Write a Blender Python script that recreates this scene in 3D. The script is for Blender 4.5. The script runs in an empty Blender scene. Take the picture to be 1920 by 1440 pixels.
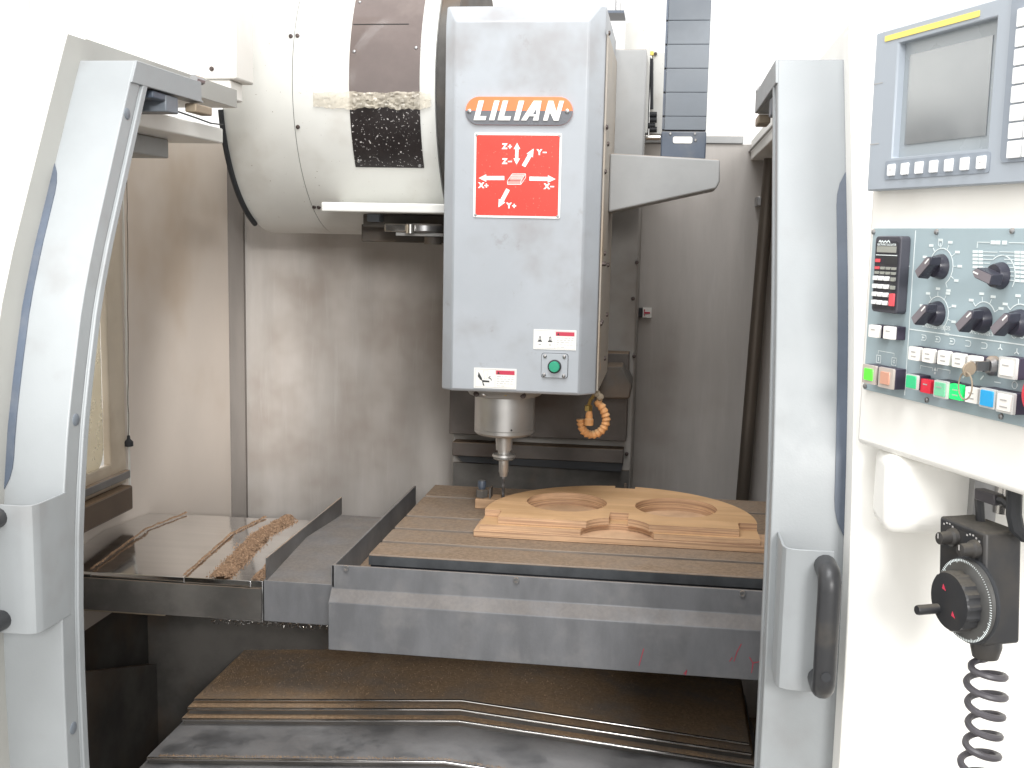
import bpy, math, random
from mathutils import Vector, Matrix
random.seed(7)
R = math.radians
scene = bpy.context.scene
COL = scene.collection

# ------------------------------------------------------------------ camera, world, lamps, exposure
CAMZ = 1.55
FPX, YAW, PIT, ROL = 2100.0, R(-7.83), R(7.55), R(1.15)
_f = Vector((math.sin(YAW)*math.cos(PIT), math.cos(YAW)*math.cos(PIT), -math.sin(PIT)))
_r = Vector((math.cos(YAW), -math.sin(YAW), 0)); _u = _r.cross(_f)
CR = _r*math.cos(ROL)+_u*math.sin(ROL); CU = -_r*math.sin(ROL)+_u*math.cos(ROL); CF = _f
cd = bpy.data.cameras.new('camera'); cam = bpy.data.objects.new('camera', cd); COL.objects.link(cam)
cd.sensor_width = 36; cd.lens = 36*FPX/1920; cd.clip_start = .02; cd.clip_end = 200
cam.matrix_world = Matrix(((CR.x, CU.x, -CF.x, 0), (CR.y, CU.y, -CF.y, 0), (CR.z, CU.z, -CF.z, CAMZ), (0, 0, 0, 1)))
scene.camera = cam

world = bpy.data.worlds.new('World'); scene.world = world; world.use_nodes = True
bg = world.node_tree.nodes['Background']
bg.inputs['Color'].default_value = (1.0, .985, .96, 1); bg.inputs['Strength'].default_value = .90

def area(name, loc, target, size, power, color, sy=None):
    l = bpy.data.lights.new(name, 'AREA'); l.size = size; l.energy = power; l.color = color
    if sy: l.shape = 'RECTANGLE'; l.size_y = sy
    o = bpy.data.objects.new(name, l); COL.objects.link(o); o.location = loc
    o.rotation_euler = (Vector(target)-Vector(loc)).to_track_quat('-Z', 'Y').to_euler()
    return o
area('hall_window_light', (1.15, -3.2, 2.75), (-.6, 2.3, 1.2), .95, 95, (1.0, .985, .96))
area('roof_light', (-.25, .35, 4.2), (-.3, 2.3, 1.3), 1.6, 58, (.97, .985, 1.0))

sl = bpy.data.lights.new('added_wall_spot', 'SPOT'); sl.energy = 950; sl.spot_size = R(7.2); sl.spot_blend = 1.0; sl.shadow_soft_size = .18; sl.color = (1, .98, .94)  # added narrow spot without a known source, brightens the left inner wall
so = bpy.data.objects.new('added_wall_spot', sl); COL.objects.link(so); so.location = (1.3, -3.4, 2.5)
so.rotation_euler = (Vector((-1.2, 2.84, 1.15))-Vector(so.location)).to_track_quat('-Z', 'Y').to_euler()

vs = scene.view_settings
vs.view_transform = 'Standard'; vs.look = 'None'; vs.gamma = 1; vs.use_curve_mapping = False; vs.exposure = .72
scene.cycles.use_adaptive_sampling = True; scene.cycles.adaptive_threshold = .02; scene.cycles.max_bounces = 7; scene.cycles.diffuse_bounces = 4

# ------------------------------------------------------------------ helpers
def at(px, py, ax, v):
    """point where the sight line through a photograph pixel meets a plane of the machine"""
    d = CR*((px-960)/FPX)-CU*((py-720)/FPX)+CF
    i = 'xyz'.index(ax); c = (0, 0, CAMZ)[i]
    return Vector((0, 0, CAMZ))+d*((v-c)/d[i])

def lin(c): return tuple(((x/255)/12.92 if x/255 <= .04045 else ((x/255+.055)/1.055)**2.4) for x in c)

MATS = {}
def mat(name, col, rough=.5, metal=0.0, var=.12, scale=5.0, dust=None, dust_amt=.8, streak=None, speck=None, bump=0.0, bscale=120.0,
        spec=.5, trans=0.0, emit=0.0, alpha=1.0, wood=None, coat=0.0, stain=None, rvar=.07, dust_min=.35, smudge=None):
    m = bpy.data.materials.new(name); m.use_nodes = True; nt = m.node_tree; N = nt.nodes; L = nt.links
    b = N['Principled BSDF']; b.inputs['Roughness'].default_value = rough; b.inputs['Metallic'].default_value = metal
    b.inputs['Specular IOR Level'].default_value = spec
    if trans: b.inputs['Transmission Weight'].default_value = trans
    if coat: b.inputs['Coat Weight'].default_value = coat
    if alpha < 1: b.inputs['Alpha'].default_value = alpha
    geo = N.new('ShaderNodeNewGeometry')
    def noise(sc, detail=5, vec=None, rough_=.6):
        n = N.new('ShaderNodeTexNoise'); n.inputs['Scale'].default_value = sc; n.inputs['Detail'].default_value = detail
        n.inputs['Roughness'].default_value = rough_; L.new(vec or geo.outputs['Position'], n.inputs['Vector']); return n.outputs['Fac']
    def mapping(s):
        n = N.new('ShaderNodeMapping'); n.inputs['Scale'].default_value = s; L.new(geo.outputs['Position'], n.inputs['Vector']); return n.outputs['Vector']
    def rng(v, a, b_, c=0.0, d=1.0):
        n = N.new('ShaderNodeMapRange'); n.interpolation_type = 'SMOOTHSTEP'
        for k, x in zip(('From Min', 'From Max', 'To Min', 'To Max'), (a, b_, c, d)): n.inputs[k].default_value = x
        L.new(v, n.inputs['Value']); return n.outputs['Result']
    def mix(fac, A, B, mode='MIX'):
        n = N.new('ShaderNodeMix'); n.data_type = 'RGBA'; n.blend_type = mode
        if isinstance(fac, float): n.inputs['Factor'].default_value = fac
        else: L.new(fac, n.inputs['Factor'])
        for s, x in ((6, A), (7, B)):
            if isinstance(x, tuple): n.inputs[s].default_value = (*x[:3], 1)
            else: L.new(x, n.inputs[s])
        return n.outputs[2]
    def mul(a, b_):
        n = N.new('ShaderNodeMath'); n.operation = 'MULTIPLY'
        for i, x in enumerate((a, b_)):
            if isinstance(x, float): n.inputs[i].default_value = x
            else: L.new(x, n.inputs[i])
        return n.outputs[0]
    c0 = tuple(x*(1-var) for x in col); c1 = tuple(min(1, x*(1+var)) for x in col)
    vec = mapping(streak) if streak else None
    C = mix(rng(noise(scale, 6, vec), .3, .7), c0, c1)
    if wood:
        w = noise(1.0, 4, mapping(wood[0])); C = mix(rng(w, .42, .62), C, wood[1])
    if stain:
        C = mix(mul(rng(noise(stain[1], 4), stain[3] if len(stain) > 3 else .52, .72), stain[2]), C, stain[0])
    if smudge:
        C = mix(mul(rng(noise(smudge[1], 7, mapping(smudge[4]) if len(smudge) > 4 else None, .7), smudge[3], smudge[3]+.14), smudge[2]), C, smudge[0])
    if speck:
        C = mix(rng(noise(speck[1], 2), speck[2], speck[2]+.05), C, speck[0])
    rgh = None
    if dust:
        sep = N.new('ShaderNodeSeparateXYZ'); L.new(geo.outputs['Normal'], sep.inputs[0])
        up = rng(sep.outputs['Z'], .35, .9)
        f = mul(mul(up, rng(noise(9, 6), .25, .6, dust_min, 1.0)), dust_amt)
        C = mix(f, C, mix(rng(noise(150, 3), .35, .65), tuple(x*.75 for x in dust), dust))
        rgh = rng(f, 0, .5, rough, .95)
        if metal:
            L.new(rng(f, 0, .6, metal, 0.0), b.inputs['Metallic'])
    else:
        rgh = rng(noise(scale*2, 5, vec), .3, .7, max(.02, rough-rvar), min(1, rough+rvar))
    L.new(rgh, b.inputs['Roughness']); L.new(C, b.inputs['Base Color'])
    if emit: L.new(C, b.inputs['Emission Color']); b.inputs['Emission Strength'].default_value = emit
    if bump:
        n = N.new('ShaderNodeBump'); n.inputs['Strength'].default_value = bump; n.inputs['Distance'].default_value = .002
        L.new(noise(bscale, 4), n.inputs['Height']); L.new(n.outputs['Normal'], b.inputs['Normal'])
    MATS[name] = m
    return m

DUST = (.36, .235, .13)
M = {}
def dm(k, *a, **kw): M[k] = mat(k, *a, **kw)
dm('white_paint', (.86, .85, .815), .42, var=.03, scale=3, stain=((.62, .57, .48), 4, .25), bump=.05, bscale=300)
dm('door_grey', (.275, .292, .303), .42, var=.05, scale=6, stain=((.225, .225, .225), 7, .6, .52), bump=.06, bscale=400)
dm('inner_wall', (.43, .402, .378), .5, var=.13, scale=2.2, streak=(3.2, 3.2, .5), stain=((.26, .21, .175), 2.4, .6, .49), smudge=((.52, .50, .485), 26, .2, .52, (1.6, 1, .12)), speck=((.16, .10, .08), 60, .79), bump=.06, bscale=200)
dm('left_wall', (.77, .69, .62), .5, var=.05, scale=2.5, stain=((.60, .48, .37), 1.6, .8, .46), bump=.05, bscale=200)
dm('head_paint', (.375, .40, .43), .42, var=.06, scale=4, stain=((.27, .26, .262), 5, .7, .48), smudge=((.22, .20, .19), 18, .45, .60), bump=.07, bscale=350)
dm('head_side', (.44, .40, .35), .55, var=.12, scale=6, stain=((.40, .29, .18), 3, .7, .48), bump=.08, bscale=250)
dm('column_paint', (.36, .365, .365), .5, var=.1, scale=5, stain=((.27, .24, .215), 5, .5), dust=DUST, dust_amt=.5)
dm('drum_paint', (.70, .70, .67), .38, var=.04, scale=4, stain=((.50, .47, .42), 5, .45, .52), speck=((.25, .2, .16), 170, .72))
dm('rubber', (.022, .024, .028), .6, var=.2)
dm('black_plastic', (.028, .029, .032), .38, var=.2, stain=((.10, .085, .065), 14, .4, .52))
dm('dark_gap', (.018, .017, .016), .8, var=.3)
dm('smoke_sheet', (.14, .108, .10), .09, var=.14, scale=6, stain=((.21, .17, .155), 7, .5), coat=1.0)
dm('chip_window', (.018, .014, .014), .35, var=.3, speck=((.55, .53, .52), 200, .64))
dm('tape', (.70, .64, .53), .2, var=.2, scale=40, alpha=.55, bump=1.0, bscale=60)
dm('steel', (.68, .68, .68), .09, 1.0, var=.05, scale=3, streak=(.8, 14, 14), rvar=.03)
dm('steel_dull', (.34, .34, .345), .38, .9, var=.2, scale=8, dust=DUST, dust_amt=.75)
dm('cover_dark', (.40, .41, .43), .20, .85, var=.22, scale=5, dust=(.20, .14, .09), dust_amt=.30)
dm('cover_dusty', (.22, .215, .21), .4, .6, var=.2, scale=5, dust=(.42, .285, .175), dust_amt=1.0)
dm('cast_dark', (.092, .086, .079), .7, var=.35, scale=7, stain=((.13, .09, .06), 5, .7, .47), dust=(.20, .14, .09), dust_amt=.6)
dm('apron', (.17, .173, .182), .5, .15, var=.14, scale=9, streak=(2.2, 2, .8), stain=((.24, .235, .235), 11, .75, .47), dust=(.215, .175, .14), dust_amt=.65, bump=.1, bscale=200)
dm('table_iron', (.30, .25, .21), .5, .3, var=.15, scale=9, dust=(.26, .185, .125), dust_amt=1.0, dust_min=.6)
dm('table_edge', (.085, .092, .10), .5, .4, var=.25, scale=14, dust=(.36, .235, .135), dust_amt=1.0)
dm('slot_dark', (.018, .02, .028), .5, .3, var=.2)
dm('nose_metal', (.54, .535, .525), .36, .7, var=.08, scale=8, stain=((.42, .37, .30), 10, .3))
dm('chrome', (.72, .70, .67), .14, 1.0, var=.1, scale=20)
dm('brass', (.55, .38, .13), .35, .9, var=.15)
dm('screw', (.09, .07, .065), .45, .6, var=.3, scale=60)
dm('plywood_face', (.58, .36, .19), .75, var=.07, scale=20, wood=((3, 40, 40), (.51, .31, .155)), bump=.12, bscale=260)
dm('plywood_edge', (.59, .385, .235), .78, var=.08, scale=20, wood=((4, 4, 420), (.36, .22, .135)), bump=.25, bscale=160)
dm('wood_block', (.48, .31, .185), .75, var=.12, scale=14, wood=((5, 60, 60), (.38, .24, .14)), bump=.2)
dm('sawdust', (.36, .235, .15), .95, var=.35, scale=220)
dm('sawdust_pale', (.44, .30, .185), .95, var=.35, scale=220)
dm('orange_plastic', (.60, .29, .11), .6, var=.15, scale=60, dust=(.58, .40, .22), dust_amt=.9)
dm('blue_chain', (.075, .095, .13), .42, var=.15, scale=10, dust=(.3, .27, .24), dust_amt=.5, stain=((.14, .15, .17), 12, .6))
dm('chain_grey', (.15, .17, .195), .42, var=.1, scale=8, stain=((.085, .10, .12), 5, .7, .46))
dm('label_white', (.82, .81, .77), .45, var=.03)
dm('print_dark', (.03, .032, .035), .5, var=.1)
dm('print_grey', (.42, .41, .40), .5, var=.1)
dm('crimson', (.52, .035, .075), .5, var=.06)
dm('plate_red', (.74, .045, .028), .42, var=.07, scale=14, speck=((.80, .16, .12), 230, .68))
dm('plate_orange', (.90, .20, .07), .35, var=.05)
dm('plate_charcoal', (.13, .135, .15), .3, var=.1)
dm('letter_white', (.88, .87, .85), .4, var=.02)
dm('red_soft', (.80, .30, .27), .5, var=.05)
dm('green_button', (.02, .30, .175), .35, var=.08)
dm('window_cream', (.90, .82, .64), .3, var=.03, trans=.6)
dm('sill_brown', (.13, .095, .07), .45, .2, var=.15, dust=DUST, dust_amt=.5)
dm('panel_teal', (.345, .43, .465), .45, var=.05, scale=8)
dm('bezel_grey', (.355, .395, .445), .42, var=.03)
dm('bezel_dark', (.26, .295, .345), .42, var=.03)
dm('screen_glass', (.36, .38, .395), .20, .55, var=.05)
dm('screen_mask', (.34, .375, .40), .25, var=.03)
dm('key_white', (.84, .85, .85), .38, var=.02)
dm('yellow', (.85, .68, .16), .45, var=.04)
dm('btn_white', (.86, .84, .80), .3, var=.02)
dm('btn_side', (.045, .035, .06), .4, var=.1)
dm('btn_frame', (.50, .44, .40), .35, var=.08)
dm('btn_clear', (.60, .60, .585), .2, var=.05)
dm('btn_green', (.05, .58, .25), .3, var=.05)
dm('btn_lime', (.10, .75, .05), .3, var=.05, emit=.35)
dm('btn_green_lit', (.02, .72, .16), .3, var=.05, emit=.3)
dm('btn_green_pale', (.20, .60, .36), .3, var=.05)
dm('btn_red', (.72, .03, .06), .3, var=.05)
dm('btn_salmon', (.62, .33, .24), .3, var=.05)
dm('btn_blue', (.03, .38, .75), .3, var=.05)
dm('knob_black', (.035, .035, .05), .3, var=.2, stain=((.10, .095, .10), 40, .4, .55))
dm('knob_face', (.20, .18, .20), .35, var=.15)
dm('print_white', (.80, .87, .87), .45, var=.02)
dm('calc_body', (.062, .062, .078), .4, var=.1)
dm('calc_dark', (.035, .036, .046), .4, var=.1)
dm('calc_lcd', (.33, .34, .31), .2, var=.05)
dm('red_key', (.75, .10, .12), .4, var=.05)
dm('mpg_black', (.022, .023, .026), .42, var=.15, scale=10, stain=((.06, .052, .042), 12, .5, .5), dust=(.10, .088, .07), dust_amt=.7)
dm('mpg_ring', (.10, .10, .098), .35, .4, var=.15, scale=30)
dm('cord_grey', (.06, .056, .064), .4, var=.2)
dm('tan_metal', (.33, .27, .2), .5, .2, var=.2)
dm('pipe_brown', (.10, .082, .066), .45, .3, var=.2, scale=4, streak=(6, 6, .7), dust=DUST, dust_amt=.3)
dm('hall_wall', (.82, .81, .78), .8, var=.02)
dm('corner_gap_grey', (.20, .18, .165), .6, var=.12, scale=4, streak=(3, 3, .6))  # stands in for the darkness of the recessed corner gap
dm('tool_grey', (.16, .16, .165), .35, .7, var=.15)
dm('cover_grimy', (.115, .10, .09), .5, .3, var=.3, scale=6, stain=((.07, .05, .04), 6, .8, .45), dust=DUST, dust_amt=.5)
dm('column_warm', (.30, .282, .262), .5, var=.12, scale=5, stain=((.20, .165, .135), 4, .7, .47), dust=DUST, dust_amt=.5)
dm('jamb_shade_grey', (.36, .36, .34), .45, var=.06, scale=5, stain=((.33, .32, .30), 5, .4))  # shade of the white return faces, put into the colour
dm('trim_steel', (.78, .76, .74), .2, 1.0, var=.06, scale=12)
dm('frame_cream', (.66, .575, .46), .35, var=.07, scale=6, stain=((.45, .36, .26), 4, .6, .5))
dm('hall_floor', (.32, .31, .29), .7, var=.15)

WLOC = {}
def wl(o): return WLOC[o.name] if o else Vector((0, 0, 0))

class MB:
    def __init__(s): s.v = []; s.f = []
    def add(s, vs_, fs):
        b = len(s.v); s.v += [Vector(x) for x in vs_]; s.f += [tuple(b+i for i in f) for f in fs]; return s
    def box(s, x0, x1, y0, y1, z0, z1):
        return s.add([(x0, y0, z0), (x1, y0, z0), (x1, y1, z0), (x0, y1, z0), (x0, y0, z1), (x1, y0, z1), (x1, y1, z1), (x0, y1, z1)],
                     [(0, 3, 2, 1), (4, 5, 6, 7), (0, 1, 5, 4), (1, 2, 6, 5), (2, 3, 7, 6), (3, 0, 4, 7)])
    def prism(s, poly, O, U, V, N, h, top=1.0):
        """polygon (u,v) at O along U,V thickened by h along N"""
        O, U, V, N = map(Vector, (O, U, V, N)); n = len(poly)
        cx = sum(p[0] for p in poly)/n; cy = sum(p[1] for p in poly)/n
        a = [O+U*p[0]+V*p[1] for p in poly]
        c = [O+U*(cx+(p[0]-cx)*top)+V*(cy+(p[1]-cy)*top)+N*h for p in poly]
        area2 = sum(poly[i][0]*poly[(i+1) % n][1]-poly[(i+1) % n][0]*poly[i][1] for i in range(n))
        flip = (area2 > 0) == (U.cross(V).dot(N)*h > 0)
        fs = [tuple(range(n))[::-1], tuple(range(n, 2*n))]+[(i, (i+1) % n, n+(i+1) % n, n+i) for i in range(n)]
        if not flip: fs = [f[::-1] for f in fs]
        return s.add(a+c, fs)
    def ring(s, rings, closed=True, caps=True, loop=False):
        n = len(rings[0]); vs_ = [p for r_ in rings for p in r_]; fs = []
        m = len(rings)
        for i in range(m if loop else m-1):
            j2 = (i+1) % m
            for k in range(n if closed else n-1):
                k2 = (k+1) % n
                fs.append((i*n+k, i*n+k2, j2*n+k2, j2*n+k))
        if caps and closed and not loop: fs += [tuple(range(n))[::-1], tuple((m-1)*n+k for k in range(n))]
        return s.add(vs_, fs)
    def tube(s, pts, r, n=10, caps=True):
        pts = [Vector(p) for p in pts]; rings = []
        rr = r if isinstance(r, (list, tuple)) else [r]*len(pts)
        t0 = (pts[1]-pts[0]).normalized(); ref = Vector((0, 0, 1)) if abs(t0.z) < .9 else Vector((1, 0, 0))
        a = t0.cross(ref).normalized()
        for i, p in enumerate(pts):
            t = (pts[min(i+1, len(pts)-1)]-pts[max(i-1, 0)]).normalized()
            a = (a-t*a.dot(t)).normalized(); b = t.cross(a)
            rings.append([p+(a*math.cos(2*math.pi*k/n)+b*math.sin(2*math.pi*k/n))*rr[i] for k in range(n)])
        return s.ring(rings, caps=caps)
    def lathe(s, prof, O, A=(0, 0, 1), n=32):
        """prof: (radius, height along A)"""
        O = Vector(O); A = Vector(A).normalized(); a = A.orthogonal().normalized(); b = A.cross(a)
        return s.ring([[O+A*h+(a*math.cos(2*math.pi*k/n)+b*math.sin(2*math.pi*k/n))*max(r_, 1e-5) for k in range(n)] for r_, h in prof])
    def build(s, name, m, parent=None, bev=0.0, seg=2, smooth=True, ang=32, origin=None):
        lo = Vector([min(p[i] for p in s.v) for i in range(3)]); hi = Vector([max(p[i] for p in s.v) for i in range(3)])
        c = Vector(origin) if origin else (lo+hi)/2
        if parent is None and not origin: c.z = lo.z
        me = bpy.data.meshes.new(name); me.from_pydata([p-c for p in s.v], [], s.f); me.validate()
        me.materials.append(M[m] if isinstance(m, str) else m)
        if smooth:
            me.shade_smooth(); me.set_sharp_from_angle(angle=R(ang))
        o = bpy.data.objects.new(name, me); COL.objects.link(o)
        WLOC[o.name] = c
        if parent: o.parent = parent
        o.location = c-wl(parent)
        if bev:
            bm_ = o.modifiers.new('bevel', 'BEVEL'); bm_.width = bev; bm_.segments = seg; bm_.limit_method = 'ANGLE'; bm_.angle_limit = R(40)
            bm_.harden_normals = False
        return o

def tag(o, label=None, cat=None, group=None, kind=None):
    for k, v in (('label', label), ('category', cat), ('group', group), ('kind', kind)):
        if v: o[k] = v
    return o
def thing(name, loc, label, cat, group=None):
    o = bpy.data.objects.new(name, None); COL.objects.link(o); o.location = loc; o.empty_display_size = .05
    WLOC[o.name] = Vector(loc); return tag(o, label, cat, group)
def inst(src, loc, parent, rot=None):
    """another piece with the same mesh"""
    o = src.copy(); COL.objects.link(o); WLOC[o.name] = Vector(loc); o.parent = parent; o.location = Vector(loc)-wl(parent)
    if rot is not None: o.rotation_euler = rot
    return o

def text_poly(body, size, shear=0.0, bold=0.0):
    cu = bpy.data.curves.new('t', 'FONT'); cu.body = body; cu.size = size; cu.shear = shear; cu.offset = bold; cu.align_x = 'CENTER'; cu.align_y = 'CENTER'
    cu.resolution_u = 2
    o = bpy.data.objects.new('t', cu); COL.objects.link(o)
    dg = bpy.context.evaluated_depsgraph_get(); me = bpy.data.meshes.new_from_object(o.evaluated_get(dg))
    vs_ = [tuple(v.co) for v in me.vertices]; fs = [tuple(p.vertices) for p in me.polygons]
    bpy.data.objects.remove(o); bpy.data.curves.remove(cu); bpy.data.meshes.remove(me)
    return vs_, fs
class Frame:
    """a flat face: origin, right, up, outward"""
    def __init__(s, O, U, V): s.O = Vector(O); s.U = Vector(U).normalized(); s.V = Vector(V).normalized(); s.N = s.U.cross(s.V).normalized()
    def p(s, u, v, n=0.0): return s.O+s.U*u+s.V*v+s.N*n
    def px(s, x, y, n=0.0):
        d = CR*((x-960)/FPX)-CU*((y-720)/FPX)+CF; C = Vector((0, 0, CAMZ)); o = s.O+s.N*n
        q = C+d*((o-C).dot(s.N)/d.dot(s.N))-o
        return q.dot(s.U), q.dot(s.V)
    def rect(s, mb, u0, u1, v0, v1, n0, n1, top=1.0): return mb.prism([(u0, v0), (u1, v0), (u1, v1), (u0, v1)], s.p(0, 0, n0), s.U, s.V, s.N, n1-n0, top)
    def poly(s, mb, pts, n0, n1, top=1.0): return mb.prism(pts, s.p(0, 0, n0), s.U, s.V, s.N, n1-n0, top)
    def line(s, mb, a, b, w, n0, n1):
        a = Vector(a); b = Vector(b); t = (b-a).normalized()*.5*w; q = Vector((-t.y, t.x))
        return s.poly(mb, [tuple(a-q), tuple(b-q), tuple(b+q), tuple(a+q)], n0, n1)
    def text(s, mb, body, u, v, size, n, shear=0.0, bold=0.0, sx=1.0):
        vs_, fs = text_poly(body, size, shear, bold); return mb.add([s.p(u+x[0]*sx, v+x[1], n) for x in vs_], fs)
    def arc(s, mb, u, v, r, a0, a1, w, n0, n1, k=16):
        for i in range(k):
            t0 = R(a0+(a1-a0)*i/k); t1 = R(a0+(a1-a0)*(i+1)/k)
            s.poly(mb, [(u+(r-w/2)*math.cos(t0), v+(r-w/2)*math.sin(t0)), (u+(r+w/2)*math.cos(t0), v+(r+w/2)*math.sin(t0)),
                        (u+(r+w/2)*math.cos(t1), v+(r+w/2)*math.sin(t1)), (u+(r-w/2)*math.cos(t1), v+(r-w/2)*math.sin(t1))], n0, n1)
def rrect(u0, u1, v0, v1, r, k=5):
    pts = []
    for cx, cy, a in ((u1-r, v1-r, 0), (u0+r, v1-r, 90), (u0+r, v0+r, 180), (u1-r, v0+r, 270)):
        for i in range(k+1):
            t = R(a+90*i/k); pts.append((cx+r*math.cos(t), cy+r*math.sin(t)))
    return pts

# curved front of the machine: depth of the door face at height z
PZ = [(0, 1.26), (.5, 1.24), (.80, 1.207), (.90, 1.201), (1.0, 1.199), (1.09, 1.200), (1.18, 1.206), (1.24, 1.214), (1.31, 1.226), (1.372, 1.242), (1.456, 1.267), (1.523, 1.296), (1.61, 1.340), (1.695, 1.383), (1.767, 1.420), (1.82, 1.448)]
def P(z):
    for (a, b), (c, d) in zip(PZ, PZ[1:]):
        if z <= c: return b+(d-b)*(z-a)/(c-a)
    return PZ[-1][1]
def zs(z0, z1, n=26): return [z0+(z1-z0)*i/(n-1) for i in range(n)]
def sweep(sec, z0, z1, n=26):
    """(x, dy) section swept up the curved front"""
    return MB().ring([[Vector((x, P(z)+dy, z)) for x, dy in sec] for z in zs(z0, z1, n)])

XL, XR = -.777, .197       # jambs of the opening

# ================================================================== SETTING
tag(MB().box(-9, 9, -6, 9, -.1, 0).build('floor', 'hall_floor', smooth=False), kind='structure')

# ================================================================== ENCLOSURE
enc = thing('machine_enclosure', (-.3, 1.8, 0), 'white sheet metal machining centre enclosure with open front and dusty grey interior', 'machine enclosure')
o = sweep([(XL, -.045), (XL, 0), (-1.75, 0), (-1.75, -.045)][::-1], 0, 1.796, 40).build('front_skin', 'white_paint', enc, bev=.002)
o = sweep([(XR, -.045), (1.1, -.045), (1.1, 0), (XR, 0)][::-1], 0, 1.796, 40).build('front_skin', 'white_paint', enc, bev=.002)
MB().box(XL, XR, 1.215, 1.25, 0, .80).build('lower_front_panel', 'white_paint', enc, bev=.003)
# roof edges beside the opening
o = MB().box(-1.75, XL-.001, 1.392, 1.962, 1.766, 1.7975).build('roof_panel', 'white_paint', enc, bev=.002)
o = MB().box(XR+.001, 1.1, 1.392, 3.02, 1.755, 1.806).build('roof_panel', 'white_paint', enc, bev=.002)
MB().box(XR-.006, XR-.0005, 1.8, 3.0, 1.776, 1.7785).build('seam', 'print_grey', enc)
sweep([(XL+.0004, -.0445), (XL+.0012, -.0445), (XL+.0012, .001), (XL+.0004, .001)], .60, 1.7955, 40).build('jamb_shade_strip', 'jamb_shade_grey', enc)  # overlay darkening the white jamb return as if shaded
MB().prism([(P(1.7665)+.0013, 1.7665), (1.9615, 1.7665), (1.9615, 1.7972), (P(1.7955)+.0018, 1.7972)], (XL-.0006, 0, 0), (0, 1, 0), (0, 0, 1), (1, 0, 0), .0017).build('roof_edge_shade', 'jamb_shade_grey', enc)  # same painted shade along the roof edge face
# rails under the left roof edge
MB().box(-1.18, -.90, 1.50, 2.20, 1.722, 1.752).build('roof_rail', 'white_paint', enc, bev=.003)
MB().box(-1.18, -.97, 1.50, 2.10, 1.685, 1.7215).build('roof_rail', 'column_paint', enc, bev=.003)
MB().tube([at(330, 208, 'x', -.893), at(365, 220, 'x', -.893), at(395, 231, 'x', -.893), at(418, 234, 'x', -.893)], .0016, 6).build('cable', 'rubber', enc)
# white cabinet above the left roof rail
MB().box(-1.9, -.800, 2.02, 2.11, 1.825, 2.6).build('upper_cabinet', 'white_paint', enc, bev=.004)
MB().box(-1.9, -.815, 2.03, 2.09, 1.790, 1.8245).build('cabinet_base', 'white_paint', enc, bev=.003)
sc0 = MB().lathe([(.0, 0), (.0045, 0), (.0045, .002), (.003, .004), (0, .004)], (0, 0, 0), (0, -1, 0), 12).build('screw', 'screw', enc, origin=(0, 0, 0))
p = at(397, 129, 'y', 2.017); sc0.location = p-wl(enc); WLOC[sc0.name] = p
# interior walls
WX = -1.2
wy0, wy1, wz0, wz1 = 1.62, 2.31, 1.00, 1.66       # window opening in the left wall
lw = MB().box(WX-.03, WX, 1.25, wy0, .70, 1.80).box(WX-.03, WX, wy1, 2.955, .70, 1.80).box(WX-.03, WX, wy0, wy1, .70, wz0).box(WX-.03, WX, wy0, wy1, wz1, 1.80)
lw.build('side_wall_panel', 'left_wall', enc)
MB().box(WX-.03, WX-.0005, 1.251, 2.955, .30, .6995).build('lower_side_panel', 'cast_dark', enc)  # lower part of the wall coloured dark for the shaded cavity
win = MB()
for a in ((wy0-.02, wy0+.03, wz0-.02, wz1+.02), (wy1-.045, wy1+.025, wz0-.02, wz1+.02)): win.box(WX-.012, WX+.006, a[0], a[1], a[2], a[3])
for a in ((wy0+.03, wy1-.045, wz0-.02, wz0+.035), (wy0+.03, wy1-.045, wz1-.03, wz1+.02)): win.box(WX-.012, WX+.006, a[0], a[1], a[2], a[3])
win = win.build('side_window', 'frame_cream', enc, bev=.003)
FW = Frame((WX-.006, 0, 0), (0, 1, 0), (0, 0, 1))
mb = MB(); FW.poly(mb, rrect(wy0+.02, wy1-.062, wz0+.026, wz1-.02, .05, 8), 0, .004); mb.build('pane', 'window_cream', win)
mb = MB(); FW.rect(mb, wy0+.03, wy1+.015, wz0-.006, wz0+.012, .012, .026); mb.build('bead', 'steel_dull', win, bev=.002)
MB().box(WX+.001, WX+.03, 1.5, wy1+.005, wz0-.075, wz0-.02).build('window_sill', 'sill_brown', enc, bev=.004)
MB().box(WX+.007, WX+.011, wy1+.030, wy1+.034, wz0-.03, 1.74).build('trim_strip', 'label_white', enc)
# back wall with its top rail and the gap at the left corner
MB().box(-1.32, 1.05, 3.0, 3.03, .25, 1.795).build('back_wall_panel', 'inner_wall', enc)
MB().box(-1.32, XR-.02, 2.992, 3.06, 1.796, 1.815).build('back_rail', 'column_paint', enc, bev=.002)
MB().box(-1.235, -1.168, 2.985, 2.999, .30, 1.80).build('corner_gap_strip', 'corner_gap_grey', enc)  # dark grey strip stands in for the darkness of the recessed gap
MB().box(1.05, 1.08, 1.25, 3.03, .25, 1.80).build('side_wall_panel', 'inner_wall', enc)
MB().box(-1.23, 1.05, 1.25, 3.03, .22, .25).build('chip_pan', 'cast_dark', enc)
# inner chip guards at the lower left
mb = MB(); mb.prism([(1.27, .78), (1.9, .70), (2.5, .50), (2.5, .26), (1.27, .26)], (-1.16, 0, 0), (0, 1, 0), (0, 0, 1), (1, 0, 0), .02); mb.build('chip_guard', 'cast_dark', enc)
mb = MB(); mb.prism([(-1.16, .80), (-.62, .77), (-.62, .26), (-1.16, .26)], (0, 2.35, 0), (1, 0, 0), (0, 0, 1), (0, 1, 0), .02); mb.build('chip_guard', 'cast_dark', enc)
MB().box(-1.199, -.98, 2.06, 2.30, .775, .79).build('guard_lip', 'tan_metal', enc, bev=.002)
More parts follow.
